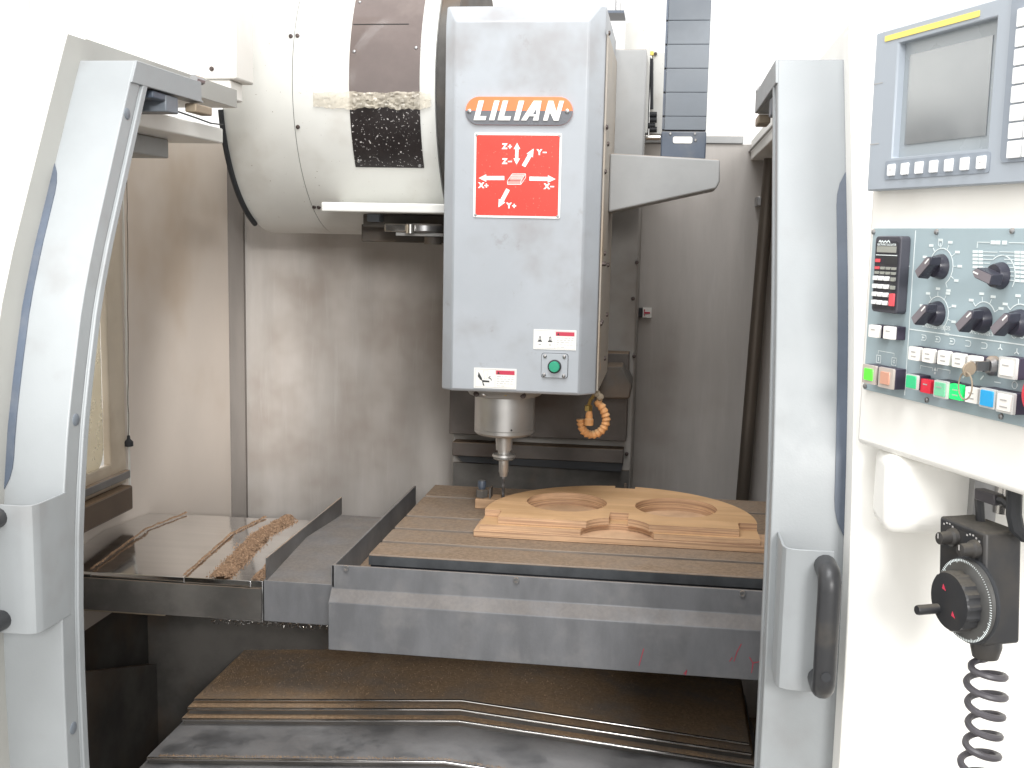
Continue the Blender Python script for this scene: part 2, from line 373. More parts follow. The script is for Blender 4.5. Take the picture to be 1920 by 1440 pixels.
# limit sticker on the back wall
p = at(1206, 586, 'y', 2.99)
mb = MB().box(p.x-.021, p.x-.002, 2.975, 2.9995, p.z-.012, p.z+.012); sw = mb.build('limit_switch', 'rubber', enc, bev=.002)
mb = MB().box(p.x-.001, p.x+.022, 2.985, 2.9995, p.z-.013, p.z+.013); mb.build('tag_plate', 'label_white', enc)
mb = MB().box(p.x+.002, p.x+.018, 2.982, 2.9848, p.z-.0022, p.z+.0022).box(p.x+.002, p.x+.0045, 2.982, 2.9848, p.z+.003, p.z+.009).box(p.x+.002, p.x+.0045, 2.982, 2.9848, p.z-.009, p.z-.003); mb.build('tag_mark', 'crimson', enc)
# pale panel behind the cable chain
a = at(1327, 108, 'y', 3.25); b = at(1371, 258, 'y', 3.25)
MB().box(-.05, b.x, 3.25, 3.45, 1.2, a.z).build('rear_cover', 'drum_paint', enc, bev=.003)
# bulge of the front skin below the control box
mb = MB(); a = at(1655, 1002, 'y', 1.10); mb.box(a.x, .62, 1.10, 1.17, a.z, 1.347); mb.build('skin_bulge', 'white_paint', enc, bev=.012, seg=3)
# seams and a trace of the maker's lettering on the left skin
for x, y0, y1 in ((7, -30, 58), (53, -30, 56)):
    a = at(x, y0, 'y', 2.018); b = at(x, y1, 'y', 2.018); MB().box(a.x-.0016, a.x+.0016, 2.0172, 2.0195, b.z, a.z).build('seam', 'print_grey', enc)
mb = MB(); q = at(-8, 228, 'y', P(1.70)-.047); Frame((q.x, P(q.z)-.0475, q.z), (1, 0, 0), (0, .45, 1)).text(mb, 'S', 0, 0, .022, .001, bold=.0006); mb.build('lettering', 'print_grey', enc)

# ================================================================== DOORS
def door(sgn, xe, label, zlo, yarm):
    """sgn +1: opening lies to the right of the post (left door)"""
    d = thing('sliding_door', (xe-sgn*.05, P(1.0)+.02, .60), label, 'door', 'sliding doors of the machine')
    X = lambda t: xe-sgn*t
    sec = [(X(0), 0), (X(0), .028), (X(.003), .030), (X(.003), .0335), (X(-.002), .0335), (X(-.002), .047), (X(.018), .047), (X(.018), .02), (X(.35), .02), (X(.35), 0)]
    if sgn < 0: sec = sec[::-1]
    sweep(sec, zlo, 1.7665, 40).build('post', 'door_grey', d, bev=.0015)
    # arm that runs back over the opening
    y0 = P(1.7665)+.0005
    mb = MB()
    ya = y0+.0475
    mb.prism([(P(1.7664)+.0006, 1.7668), (yarm, 1.7668), (yarm, 1.737), (P(1.737)+.0006, 1.737)], (X(-.0026), 0, 0), (0, 1, 0), (0, 0, 1), (-sgn, 0, 0), .005)
    mb.prism([(ya, 1.7664), (yarm, 1.7664), (yarm, 1.7634), (ya, 1.7634)], (X(.0031), 0, 0), (0, 1, 0), (0, 0, 1), (-sgn, 0, 0), .072)
    mb.prism([(ya, 1.741), (yarm+.02, 1.741), (yarm+.02, 1.738), (ya, 1.738)], (X(.0031), 0, 0), (0, 1, 0), (0, 0, 1), (-sgn, 0, 0), .02)
    mb.build('top_arm', 'door_grey', d, bev=.001)
    mb = MB().box(min(X(.0035), X(.30)), max(X(.0035), X(.30)), ya+.05, ya+.09, 1.712, 1.736); mb.build('cross_bar', 'chain_grey', d, bev=.002)
    mb = MB().box(min(X(.0035), X(.30)), max(X(.0035), X(.30)), ya+.01, ya+.048, 1.726, 1.7365); mb.build('cross_bar', 'blue_chain', d, bev=.002)
    mb = MB().tube([(X(.004), yarm-.012, 1.770), (X(.004), yarm+.016, 1.770)], .006, 10); mb.build('roller', 'steel_dull', d)
    mb = MB().box(min(X(.002), X(.02)), max(X(.002), X(.02)), yarm-.01, yarm+.05, 1.722, 1.735); mb.build('guide_block', 'tan_metal', d, bev=.002)
    # edge of the dark window pane
    zt, zb = 1.642, 1.225; xa, xb = X(.066), X(.30)
    rows = []
    for i in range(34):
        z = zb+(zt-zb)*i/33; e = min(z-zb, zt-z); rr = .05
        ins = 0 if e > rr else .030*(1-math.sqrt(max(0, 1-((rr-e)/rr)**2)))
        xi = xa-sgn*ins
        rows.append([Vector((xi, P(z)-.0016, z)), Vector((xb, P(z)-.0016, z)), Vector((xb, P(z)+.004, z)), Vector((xi, P(z)+.004, z))][::(-1 if sgn < 0 else 1)])
    MB().ring(rows).build('window_pane', 'blue_chain', d)
    return d
dl = door(1, -.70, 'left grey door post with curved front, its black handle cut off by the frame', .62, 1.625)
dr = door(-1, .12, 'right grey door post with black bow handle on a bent steel bracket', .62, 1.737)
plug = None
for (x, y) in ((238, 213), (142, 787), (137, 1365)):
    q = at(x, y, 'x', -.70)
    if plug is None:
        plug = MB().lathe([(0, 0), (.0075, 0), (.0075, .0008), (.006, .0016), (0, .0016)], (0, 0, 0), (1, 0, 0), 20).build('hole_plug', 'chain_grey', dl, origin=(0, 0, 0))
        plug.location = q-wl(dl); WLOC[plug.name] = q
    else: inst(plug, q, dl)
def bracket(d, sgn, xe, off):
    """bent plate on the inner side of the post with the handle on its front flange"""
    X = lambda t: xe+sgn*(t-.004+off)
    zt, zb = 1.237, 1.086
    path = [(X(.004), 1.219), (X(.004), 1.162), (X(.0035), 1.158), (X(.001), 1.152), (X(-.004), 1.149), (X(-.010), 1.148), (X(-.044), 1.148)]
    def offs(path, t):
        out = []
        for i, p_ in enumerate(path):
            a = Vector(path[max(0, i-1)]); b = Vector(path[min(len(path)-1, i+1)]); k = (b-a).normalized(); out.append((p_[0]-k.y*t, p_[1]+k.x*t))
        return out
    sec = path+offs(path, .0025*sgn)[::-1]
    mb = MB(); mb.prism(sec, (0, 0, zb), (1, 0, 0), (0, 1, 0), (0, 0, 1), zt-zb); mb.build('handle_bracket', 'door_grey', d, bev=.0006)
    hx = X(-.036)
    pts = [(hx, 1.149, 1.222)]
    for i in range(7):
        t = R(90*i/6); pts.append((hx-sgn*0*t, 1.149-.026-.014*math.sin(t), 1.222-.014+.014*math.cos(t)))
    for i in range(7):
        t = R(90*i/6); pts.append((hx, 1.149-.026-.014*math.cos(t), 1.102+.014-.014*math.sin(t)))
    pts.append((hx, 1.149, 1.102))
    h = MB().tube(pts, .0115, 14).build('handle', 'black_plastic', d)
    MB().lathe([(0, 0), (.005, 0), (.005, .0012), (0, .0012)], (hx, 1.149-.040-.0113, 1.122), (0, -1, 0), 14).build('handle_cap', 'rubber', h)
bracket(dl, 1, -.70, -.002); bracket(dr, -1, .12, -.0095)

# ================================================================== COLUMN
colm = thing('machine_column', (-.28, 2.85, .25), 'grey machine column with stepped slide covers behind the spindle head', 'column')
ex = at(1196, 500, 'y', 2.76).x
MB().box(-.53, ex, 2.76, 2.998, .90, at(1160, 97, 'y', 2.76).z).build('column_cover', 'column_warm', colm, bev=.004)
a = at(843, 742, 'y', 2.70); b = at(1174, 828, 'y', 2.70)
MB().box(a.x, b.x, 2.70, 2.7595, b.z, a.z+.12).build('slide_cover', 'cover_grimy', colm, bev=.002)
a = at(848, 829, 'y', 2.715); b = at(1168, 868, 'y', 2.715)
MB().box(a.x, b.x, 2.715, 2.7595, b.z-.002, a.z+.0005).build('slide_cover', 'cover_grimy', colm, bev=.002)
mb = MB(); mb.prism([(a.x+.01, b.z-.0025), (b.x, b.z-.0025), (b.x-.004, b.z-.024), (a.x+.026, b.z-.018)], (0, 2.722, 0), (1, 0, 0), (0, 0, 1), (0, 1, 0), .037); mb.build('wiper_lip', 'rubber', colm)
p0 = at(1135, 686, 'y', 2.62); p1 = at(1166, 686, 'y', 2.62); p2 = at(1184, 722, 'y', 2.62); p3 = at(1180, 748, 'y', 2.62); p4 = at(1120, 748, 'y', 2.62)
mb = MB(); mb.prism([(p.x, p.z) for p in (p0, p1, p2, p3, p4)], (0, 2.62, 0), (1, 0, 0), (0, 0, 1), (0, 1, 0), .139); mb.build('chip_deflector', 'cast_dark', colm, bev=.004)
MB().box(-.525, ex-.004, 2.750, 2.7595, .905, b.z-.0262).build('column_base', 'cast_dark', colm)
# panels beside the column above the arm
a = at(1150, 92, 'y', 2.60); b = at(1206, 286, 'y', 2.60)
MB().box(-.20, b.x, 2.60, 2.70, b.z-.05, a.z).build('side_panel', 'column_paint', colm, bev=.003)
a = at(1172, 40, 'y', 2.72); b = at(1214, 250, 'y', 2.72)
n = 10; rows = []
for i in range(n):
    t = i/(n-1); x = a.x+(b.x-a.x)*t; y = 2.705+.035*(1-t)**2
    rows.append([Vector((x, y, b.z)), Vector((x, y+.004, b.z)), Vector((x, y+.004, a.z-.006*t)), Vector((x, y, a.z-.006*t))])
MB().ring(rows).build('curved_guard', 'drum_paint', colm)
a = at(1219, 97, 'y', 2.85); b = at(1240, 252, 'y', 2.85)
MB().box(a.x+.004, b.x+.03, 2.85, 2.90, b.z, a.z).build('valve_plate', 'drum_paint', colm, bev=.002)
MB().box(a.x-.012, a.x+.002, 2.86, 2.90, b.z, a.z-.01).build('valve_plate', 'door_grey', colm, bev=.002)
for y in (215, 225, 243, 236):
    q = at(1224+(3 if y % 2 else 0), y, 'y', 2.83); MB().tube([q+Vector((-.012, 0, 0)), q+Vector((.006, 0, 0))], .007, 10).build('fitting', 'rubber', colm)
MB().tube([at(1222, 110, 'y', 2.84), at(1222, 205, 'y', 2.84)], .004, 8).build('air_line', 'rubber', colm)
q = at(1221, 101, 'y', 2.84); MB().box(q.x-.006, q.x+.006, 2.836, 2.849, q.z-.003, q.z+.006).build('fitting', 'yellow', colm)
q = at(1229, 101, 'y', 2.848); MB().lathe([(0, 0), (.004, 0), (.004, .003), (0, .003)], q, (0, -1, 0), 10).build('screw', 'screw', colm)
a = at(1211, 254, 'y', 2.80); b = at(1238, 262, 'y', 2.80)
MB().tube([(a.x, 2.80, (a.z+b.z)/2), (b.x, 2.80, (a.z+b.z)/2)], .0065, 12).build('pin', 'chrome', colm)
a = at(1138, 0, 'y', 2.75); b = at(1170, 24, 'y', 2.75)
MB().box(a.x, b.x, 2.75, 2.85, b.z, b.z+.006).build('motor_bracket', 'blue_chain', colm)
MB().box(a.x, a.x+.02, 2.76, 2.82, b.z+.0065, b.z+.10).box(a.x+.021, a.x+.03, 2.77, 2.82, b.z+.0065, b.z+.035).build('motor_bracket', 'steel_dull', colm)
rs = None
for x, y in ((1197, 372), (1197, 492), (1192, 668), (1178, 851), (1190, 560)):
    q = at(x-3, y, 'y', 2.757)
    if q.z < .9: continue
    if rs is None:
        rs = MB().lathe([(0, 0), (.005, 0), (.0045, .004), (.002, .005), (0, .005)], (0, 0, 0), (0, -1, 0), 10).build('screw', 'screw', colm, origin=(0, 0, 0)); rs.location = q-wl(colm); WLOC[rs.name] = q
    else: inst(rs, q, colm)

# ================================================================== SPINDLE HEAD
YH = 2.2
head = thing('spindle_head', (-.30, 2.4, 1.10), 'grey spindle head with oval brand plate and red axis plate above the table', 'spindle head')
tl = at(833, 5, 'y', YH); br = at(1113, 742, 'y', YH)
hx0, hx1, hz0, hz1 = -.4505, -.138, 1.237, 1.992
c1, c2, ct = .024, .030, .034
rings = []
sec = [(hx0, YH+.024), (hx0, 2.62), (hx1, 2.62), (hx1, YH+.034), (hx1-c2, YH), (hx0+c1, YH)]
def hsec(inset_front, z): 
    return [Vector((x, y+(inset_front if i in (4, 5) else 0)*1.0, z)) for i, (x, y) in enumerate(sec)]
rings = [hsec(.004, hz0), hsec(0, hz0+.006), hsec(0, hz1-ct)]
top = [Vector((x, min(y+.03, 2.62) if i in (4, 5) else y, hz1)) for i, (x, y) in enumerate(sec)]
top[4].x += .020; top[5].x -= .018; top[3].y += .004; top[0].y += .012
rings.append(top)
hb = MB().ring(rings).build('housing', 'head_paint', head, bev=.003, seg=3)
mb = MB().box(hx1+.0005, hx1+.0045, YH+.05, 2.60, hz0+.004, hz1-.05); sp = mb.build('side_cover', 'head_side', head, bev=.001)
hs = None
for x, y in ((1141, 62), (1139, 270), (1131, 228), (1136, 238), (1134, 322), (1133, 475), (1133, 495), (1123, 497), (1139, 497), (1119, 615), (1128, 603), (1137, 590), (1133, 672)):
    q = at(x, y, 'x', hx1+.005)
    if not (YH+.03 < q.y < 2.6): q.y = min(max(q.y, YH+.06), 2.58)
    if hs is None:
        hs = MB().lathe([(0, 0), (.005, 0), (.0045, .003), (.002, .004), (0, .004)], (0, 0, 0), (1, 0, 0), 10).build('screw', 'screw', head, origin=(0, 0, 0)); hs.location = q-wl(head); WLOC[hs.name] = q
    else: inst(hs, q, head)
FH = Frame((0, YH, 0), (1, 0, 0), (0, 0, 1))
# oval brand plate
u0, v0 = FH.px(873, 209); u1, _ = FH.px(1075, 209); _, vt = FH.px(974, 181); _, vb = FH.px(974, 235)
vm = (vt+vb)/2; hr = (vt-vb)/2
def stadium(ins, lo, hi, k=14):
    pts = []
    for s_, cx in ((1, u1-hr), (-1, u0+hr)):
        for i in range(k+1):
            t = R(-90+180*i/k); x = cx+s_*(hr-ins)*math.cos(t); y = vm+s_*(hr-ins)*math.sin(t); pts.append((x, min(max(y, lo), hi)))
    out = []
    for p_ in pts:
        if not out or abs(out[-1][0]-p_[0])+abs(out[-1][1]-p_[1]) > 1e-5: out.append(p_)
    return out
bp = MB(); FH.poly(bp, stadium(0, -9, 9), .0006, .004, .985); bp = bp.build('brand_plate', 'red_soft', head, bev=.0008)
mb = MB(); FH.poly(mb, stadium(.0012, vm+.0001, 9), .0041, .0052); mb.build('upper_half', 'plate_orange', bp)
mb = MB(); FH.poly(mb, stadium(.0004, -9, vm-.0001), .0041, .0052); mb.build('lower_half', 'plate_charcoal', bp)
mb = MB(); sh = .26
def slab(pts): FH.poly(mb, [(x+sh*(y-vm), y) for x, y in pts], .0053, .0075)
lh = hr*.68; yb_, yt_ = vm-lh, vm+lh; st = .0102
def LX(px): return FH.px(px, 209)[0]
def letL(a, b): slab([(a, yb_), (b, yb_), (b, yb_+.0075), (a+st, yb_+.0075), (a+st, yt_), (a, yt_)])
def letI(a): slab([(a, yb_), (a+st, yb_), (a+st, yt_), (a, yt_)])
letL(LX(894), LX(916)); letI(LX(923)); letL(LX(939), LX(962)); letI(LX(969))
a, b = LX(985), LX(1015)
slab([(a-.002, yb_), (a+st*.8, yb_), (a+st*1.1, yb_+.008), (b-st, yb_+.008), (b-st, yb_), (b, yb_), (b-.004, yt_), (a+.012, yt_)])
a, b = LX(1024), LX(1053)
slab([(a, yb_), (a+st*.85, yb_), (a+st*.85, yb_+.016), (b-st*.9, yb_), (b, yb_), (b, yt_), (b-st*.85, yt_), (b-st*.85, yb_+.0165), (a+st*.9, yt_), (a, yt_)])
mb.build('lettering', 'letter_white', bp)
mb = MB(); q0 = LX(1001); FH.poly(mb, [(q0-.001, yb_+.0115), (q0+.006, yb_+.0115), (q0+.0052, yb_+.022)], .0076, .0078); mb.build('letter_counter', 'plate_charcoal', bp)
for px in (881, 1064):
    u_, v_ = FH.px(px, 209); MB().lathe([(0, 0), (.0042, 0), (.0042, .002), (.002, .003), (0, .003)], FH.p(u_, v_, .0053), FH.N, 12).build('rivet', 'steel_dull', bp)
# red axis plate
pl0, pt0 = FH.px(890, 249); pr0, pb0 = FH.px(1050, 410)
ap = MB(); FH.poly(ap, rrect(pl0, pr0, pb0, pt0, .003, 3), .0006, .0022); ap = ap.build('axis_plate', 'letter_white', head)
mb = MB(); FH.poly(mb, rrect(pl0+.0042, pr0-.0042, pb0+.0042, pt0-.0042, .003, 3), .0023, .0029); mb.build('red_field', 'plate_red', ap)
for uu in (pl0+.0045, pr0-.0045):
    for vv in (pb0+.0045, pt0-.0045): MB().lathe([(0, 0), (.0028, 0), (.0022, .0012), (0, .0014)], FH.p(uu, vv, .0030), FH.N, 10).build('rivet', 'steel_dull', ap)
mb = MB()
def arrow(x0, y0, x1, y1, double=False):
    a = Vector(FH.px(x0, y0)); b = Vector(FH.px(x1, y1)); t = (b-a).normalized(); n_ = Vector((-t.y, t.x)); w, hw, hl = .0039, .0072, .015
    if double:
        pts = [a, a+t*hl*.8+n_*hw*.9, a+t*hl*.8+n_*w*.8, b-t*hl*.8+n_*w*.8, b-t*hl*.8+n_*hw*.9, b, b-t*hl*.8-n_*hw*.9, b-t*hl*.8-n_*w*.8, a+t*hl*.8-n_*w*.8, a+t*hl*.8-n_*hw*.9]
    else: pts = [a+n_*w, b-t*hl+n_*w, b-t*hl+n_*hw, b, b-t*hl-n_*hw, b-t*hl-n_*w, a-n_*w]
    FH.poly(mb, [tuple(p_) for p_ in pts], .0030, .0035)
arrow(970, 268, 969, 309, True); arrow(982, 312, 1001, 279); arrow(946, 334, 898, 334); arrow(993, 335, 1042, 336); arrow(953, 355, 935, 389)
for s_, x, y in (('Z+', 951, 275), ('Z-', 951, 303), ('Y-', 1016, 286), ('X+', 907, 348), ('X-', 1030, 350), ('Y+', 959, 386)):
    u_, v_ = FH.px(x, y); 
    FH.text(mb, s_[0], u_-.0045, v_, .0140, .0032, bold=.0008); FH.rect(mb, u_+.0018, u_+.0098, v_-.0012, v_+.0012, .0030, .0034)
    if s_[1] == '+': FH.rect(mb, u_+.0046, u_+.0070, v_-.0040, v_+.0040, .0031, .0036)
mb.build('arrows_and_letters', 'letter_white', ap)
mb = MB()
def wire(pts, w=.0009, close=True):
    q = [Vector(FH.px(*p_)) for p_ in pts]
    for i in range(len(q) if close else len(q)-1): FH.line(mb, q[i], q[(i+1) % len(q)], w, .0030, .0033)
FH.poly(mb, [FH.px(*p_) for p_ in ((953, 345), (961, 326), (985, 326), (977, 345))], .0029, .0031)
FH.poly(mb, [FH.px(*p_) for p_ in ((952, 340), (977, 340), (977, 346), (952, 346))], .00295, .00315)
mb.build('table_drawing', 'red_soft', ap)
mb = MB(); wire([(952, 339), (961, 326), (986, 326), (977, 339)]); wire([(952, 339), (977, 339), (977, 346), (952, 346)]); wire([(977, 346), (986, 333), (986, 326)], close=False); wire([(956, 334), (981, 334)], close=False); wire([(959, 330), (984, 330)], close=False)
mb.build('table_outline', 'letter_white', ap)
# warning stickers
def sticker(name, q, label):
    u0, v1 = FH.px(*q[0]); u1, v0 = FH.px(*q[1])
    s_ = MB(); FH.rect(s_, u0, u1, v0, v1, .0006, .0012); s_ = s_.build(name, 'label_white', head); s_['label'] = label
    w, h = u1-u0, v1-v0; P_ = lambda a, b: (u0+w*a, v0+h*b)
    mb = MB()
    for a, b in ((P_(.03, .06), P_(.97, .06)), (P_(.97, .06), P_(.97, .94)), (P_(.97, .94), P_(.03, .94)), (P_(.03, .94), P_(.03, .06)), (P_(.5, .06), P_(.5, .94))): FH.line(mb, a, b, .0006, .0013, .0015)
    for i in range(5):
        random.seed(i+len(name)); x = .54
        while x < (.9 if i < 4 else .75):
            l = random.uniform(.03, .10); FH.line(mb, P_(x, .60-i*.115), P_(min(x+l, .94), .60-i*.115), .0010, .0013, .0015); x += l+.025
    mb.build('small_print', 'print_grey', s_)
    mb = MB(); FH.rect(mb, *(P_(.52, 0)[0], P_(.955, 0)[0]), P_(0, .70)[1], P_(0, .90)[1], .0013, .0016); mb.build('red_band', 'crimson', s_)
    mb = MB(); FH.poly(mb, [P_(.55, .73), P_(.61, .73), P_(.58, .86)], .0017, .0019); mb.build('alert_triangle', 'print_dark', s_)
    return s_, P_
s1, P_ = sticker('warning_sticker', ((1001, 617), (1080, 657)), 'white warning sticker with two black dome symbols and red band')
mb = MB()
for cx in (.15, .39):
    FH.poly(mb, [P_(cx-.055, .38), P_(cx+.055, .38), P_(cx+.05, .43), P_(cx+.03, .45), P_(cx+.022, .63), P_(cx, .66), P_(cx-.022, .63), P_(cx-.03, .45), P_(cx-.05, .43)], .0013, .0016)
    FH.rect(mb, P_(cx-.03, 0)[0], P_(cx+.03, 0)[0], P_(0, .22)[1], P_(0, .245)[1], .0013, .0015)
mb.build('symbol', 'print_dark', s1)
mb = MB()
for cx in (.15, .39): FH.rect(mb, P_(cx-.010, 0)[0], P_(cx+.010, 0)[0], P_(0, .47)[1], P_(0, .60)[1], .0017, .0018)
mb.build('symbol_light', 'label_white', s1)
s2, P_ = sticker('warning_sticker', ((889, 689), (968, 730)), 'white warning sticker with black cutter and hand symbol and red band')
mb = MB()
FH.poly(mb, [P_(.09, .58), P_(.11, .80), P_(.19, .50), P_(.20, .36), P_(.15, .42)], .0013, .0016)
FH.poly(mb, [P_(.19, .40), P_(.36, .38), P_(.37, .30), P_(.22, .30), P_(.255, .12), P_(.22, .13)], .0013, .0016)
FH.line(mb, P_(.345, .53), P_(.39, .60), .0014, .0013, .0016)
FH.arc(mb, *P_(.37, .42), .0035, 120, -20, .0016, .0013, .0016, 8)
mb.build('symbol', 'print_dark', s2)
mb = MB(); wh = ((.22, .86), (.34, .86), (.32, .68), (.31, .46), (.25, .46), (.24, .68))
for i in range(6): FH.line(mb, P_(*wh[i]), P_(*wh[(i+1) % 6]), .0005, .0013, .0014)
mb.build('symbol_outline', 'print_grey', s2)
# green push button
u0, v1 = FH.px(1016, 662); u1, v0 = FH.px(1064, 709)
bx = MB(); FH.poly(bx, rrect(u0-.0008, u1+.0008, v0-.0008, v1+.0008, .006), .0003, .0010); bx = bx.build('button_box', 'print_dark', head)
mb = MB(); FH.poly(mb, rrect(u0, u1, v0, v1, .006), .0011, .0040); mb.build('face_plate', 'head_paint', bx, bev=.0006)
for x, y in ((1022, 668), (1058, 669), (1020, 703), (1057, 705)):
    MB().lathe([(0, 0), (.0036, 0), (.0034, .0018), (.0015, .003), (0, .003)], FH.p(*FH.px(x, y, .004), .0041), FH.N, 12).build('screw', 'steel_dull', bx)
c = FH.p(*FH.px(1040, 687, .004), .0041)
MB().lathe([(.0, 0), (.0135, 0), (.0135, .004), (.0118, .005), (0, .005)], c, FH.N, 28).build('collar', 'rubber', bx)
MB().lathe([(0, 0), (.0108, 0), (.0108, .005), (.0095, .007), (0, .0072)], c+FH.N*.0052, FH.N, 28).build('push_button', 'green_button', bx)
# nose
SX, SY = -.3435, 2.39
zt = hz0; zn = at(948, 822, 'y', SY-.06).z
MB().lathe([(0, 0), (.088, 0), (.088, -.012), (.078, -.028), (.071, -.030)], (SX, SY, zt-.0005), (0, 0, 1), 40).build('nose_flange', 'column_paint', head)
ns = MB().lathe([(0, zt-.031), (.0655, zt-.031), (.0655, zn+.014), (.0642, zn+.013), (.0655, zn+.012), (.0655, zn+.005), (.060, zn), (0, zn)], (SX, SY, 0), (0, 0, 1), 48).build('spindle_nose', 'nose_metal', head)
for dx in (-.052, .048):
    MB().lathe([(0, 0), (.0065, 0), (.006, .004), (0, .005)], (SX+dx, SY-.066, zt-.022), (0, -1, .2), 12).build('cap_screw', 'screw', head)
MB().tube([(SX+.012, SY-.076, zt-.001), (SX+.012, SY-.078, zt-.022)], [.0065, .0045], 10).build('coolant_jet', 'brass', head)
MB().box(SX-.040, SX-.002, SY-.075, SY-.06, zt-.026, zt-.001).build('nose_tab', 'chrome', head, bev=.003)
q = at(959, 807, 'y', SY-.0655); MB().lathe([(0, 0), (.0022, 0), (0, .0006)], (q.x, SY-.0652, q.z), (0, -1, 0), 8).build('set_screw', 'print_dark', head)
# arm for the cable chain
a = [at(*p_, 'y', 2.42) for p_ in ((1143, 287), (1350, 299), (1350, 340), (1343, 354), (1143, 398))]
ax = [(hx1+.005, a[0].z)]+[(p_.x, p_.z) for p_ in a[1:4]]+[(hx1+.005, a[4].z)]
mb = MB(); mb.prism(ax, (0, 2.42, 0), (1, 0, 0), (0, 0, 1), (0, 1, 0), .14); mb.build('chain_arm', 'column_paint', head, bev=.004, seg=3)

# ================================================================== CABLE CHAIN
topz = max(p_.z for p_ in a)
ca = at(1240, 246, 'y', 2.47); cb = at(1323, 290, 'y', 2.47)
xc0, xc1 = ca.x, cb.x
ch = thing('cable_chain', ((xc0+xc1)/2, 2.50, topz), 'dark blue grey cable drag chain rising vertically from the grey arm', 'cable chain')
MB().box(xc0, xc1, 2.468, 2.53, topz-.008, ca.z).build('end_bracket', 'blue_chain', ch, bev=.003)
FC = Frame((0, 2.468, 0), (1, 0, 0), (0, 0, 1))
l0, l1 = FC.px(1262, 256); l2, l3 = FC.px(1298, 269)
mb = MB(); FC.poly(mb, rrect(l0, l2, l3, l1, .004), .0005, .0012); mb.build('blank_label', 'label_white', ch)
for x, y in ((1257, 251), (1303, 251), (1304, 263)): MB().lathe([(0, 0), (.003, 0), (.002, .002), (0, .002)], FC.p(*FC.px(x, y), .0005), FC.N, 10).build('screw', 'steel_dull', ch)
ys_ = [244, 218, 173, 128, 83, 38, -7, -52]
for i in range(len(ys_)-1):
    z0 = at(1280, ys_[i], 'y', 2.475).z; z1 = at(1280, ys_[i+1], 'y', 2.475).z
    lk = MB().box(xc0+.006, xc1-.001, 2.475, 2.525, z0+.0004, z1-.0004).build('link', 'chain_grey', ch, bev=.0008)
    MB().box(xc0+.001, xc0+.0055, 2.478, 2.53, z0+.002, z1-.002).build('side_link', 'blue_chain', lk)

# ================================================================== TOOL MAGAZINE
DC, DZ, DR = 2.75, 1.875, .33
mg = thing('tool_magazine', (-.75, DC, 1.54), 'cream drum shaped tool magazine with dark viewing window left of the head', 'tool magazine')
def dpt(x, th, r=DR): return Vector((x, DC-r*math.cos(th), DZ+r*math.sin(th)))
def dth(px, py, x):
    q = at(px, py, 'x', x); return math.atan2(q.z-DZ, DC-q.y)
def drum(x0, x1, r, name, m):
    n = 96; rings = []
    for x, rr in ((x0, r-.03), (x0, r), (x1, r), (x1, r-.03)): rings.append([dpt(x, 2*math.pi*k/n, rr) for k in range(n)])
    mb = MB(); mb.ring(rings, caps=False); mb.add([dpt(x0, 2*math.pi*k/n, r-.03) for k in range(n)], [tuple(range(n))]); mb.add([dpt(x1, 2*math.pi*k/n, r-.03) for k in range(n)], [tuple(range(n))[::-1]])
    return mb.build(name, m, mg, ang=40)
drum(-.993, -.8312, DR, 'drum_cover', 'drum_paint'); drum(-.8298, -.513, DR, 'drum_cover', 'drum_paint')
drum(-.8311, -.8299, DR-.0012, 'joint', 'dark_gap')
drum(-.512, -.472, DR-.012, 'end_ring', 'cast_dark')
th0, th1 = dth(417, 205, -.995), dth(480, 413, -.995)
MB().tube([dpt(-.996, th0+(th1-th0)*i/30, DR+.004) for i in range(31)], .0065, 8).build('edge_seal', 'rubber', mg)
def patch(x0, x1, a0, a1, r0, r1, n=24, wav=0.0):
    rows = []
    for i in range(n+1):
        t = a0+(a1-a0)*i/n
        rows.append([dpt(x0, t, r0), dpt(x1, t, r0), dpt(x1, t, r1), dpt(x0, t, r1)])
    return MB().ring(rows)
wl_, wr_ = -.702, -.546
tb = dth(667, 313, wl_); tm = dth(655, 188, wl_); tt = dth(668, -60, wl_)
patch(wl_, wr_, tb, tm, DR+.0005, DR+.003).build('viewing_window', 'chip_window', mg)
patch(wl_, wr_, tm+.002, tt, DR+.0005, DR+.0035).build('smoked_sheet', 'smoke_sheet', mg)
tcr = dth(660, 47, wl_)
patch(wl_+.003, wr_-.03, tcr, tcr+.006, DR+.0034, DR+.0042, 3).build('sheet_fold', 'dark_gap', mg)
for px, py, x in ((674, 2, wl_+.010), (733, 2, -.63), (793, 2, wr_-.012), (663, 95, wl_+.010), (783, 95, wr_-.010), (670, 306, wl_+.009), (789, 306, wr_-.009)):
    t = dth(px, py, x); MB().lathe([(0, 0), (.004, 0), (.003, .002), (0, .003)], dpt(x, t, DR+.0036), dpt(0, t, 1)-dpt(0, t, 0), 10).build('screw', 'steel_dull', mg)
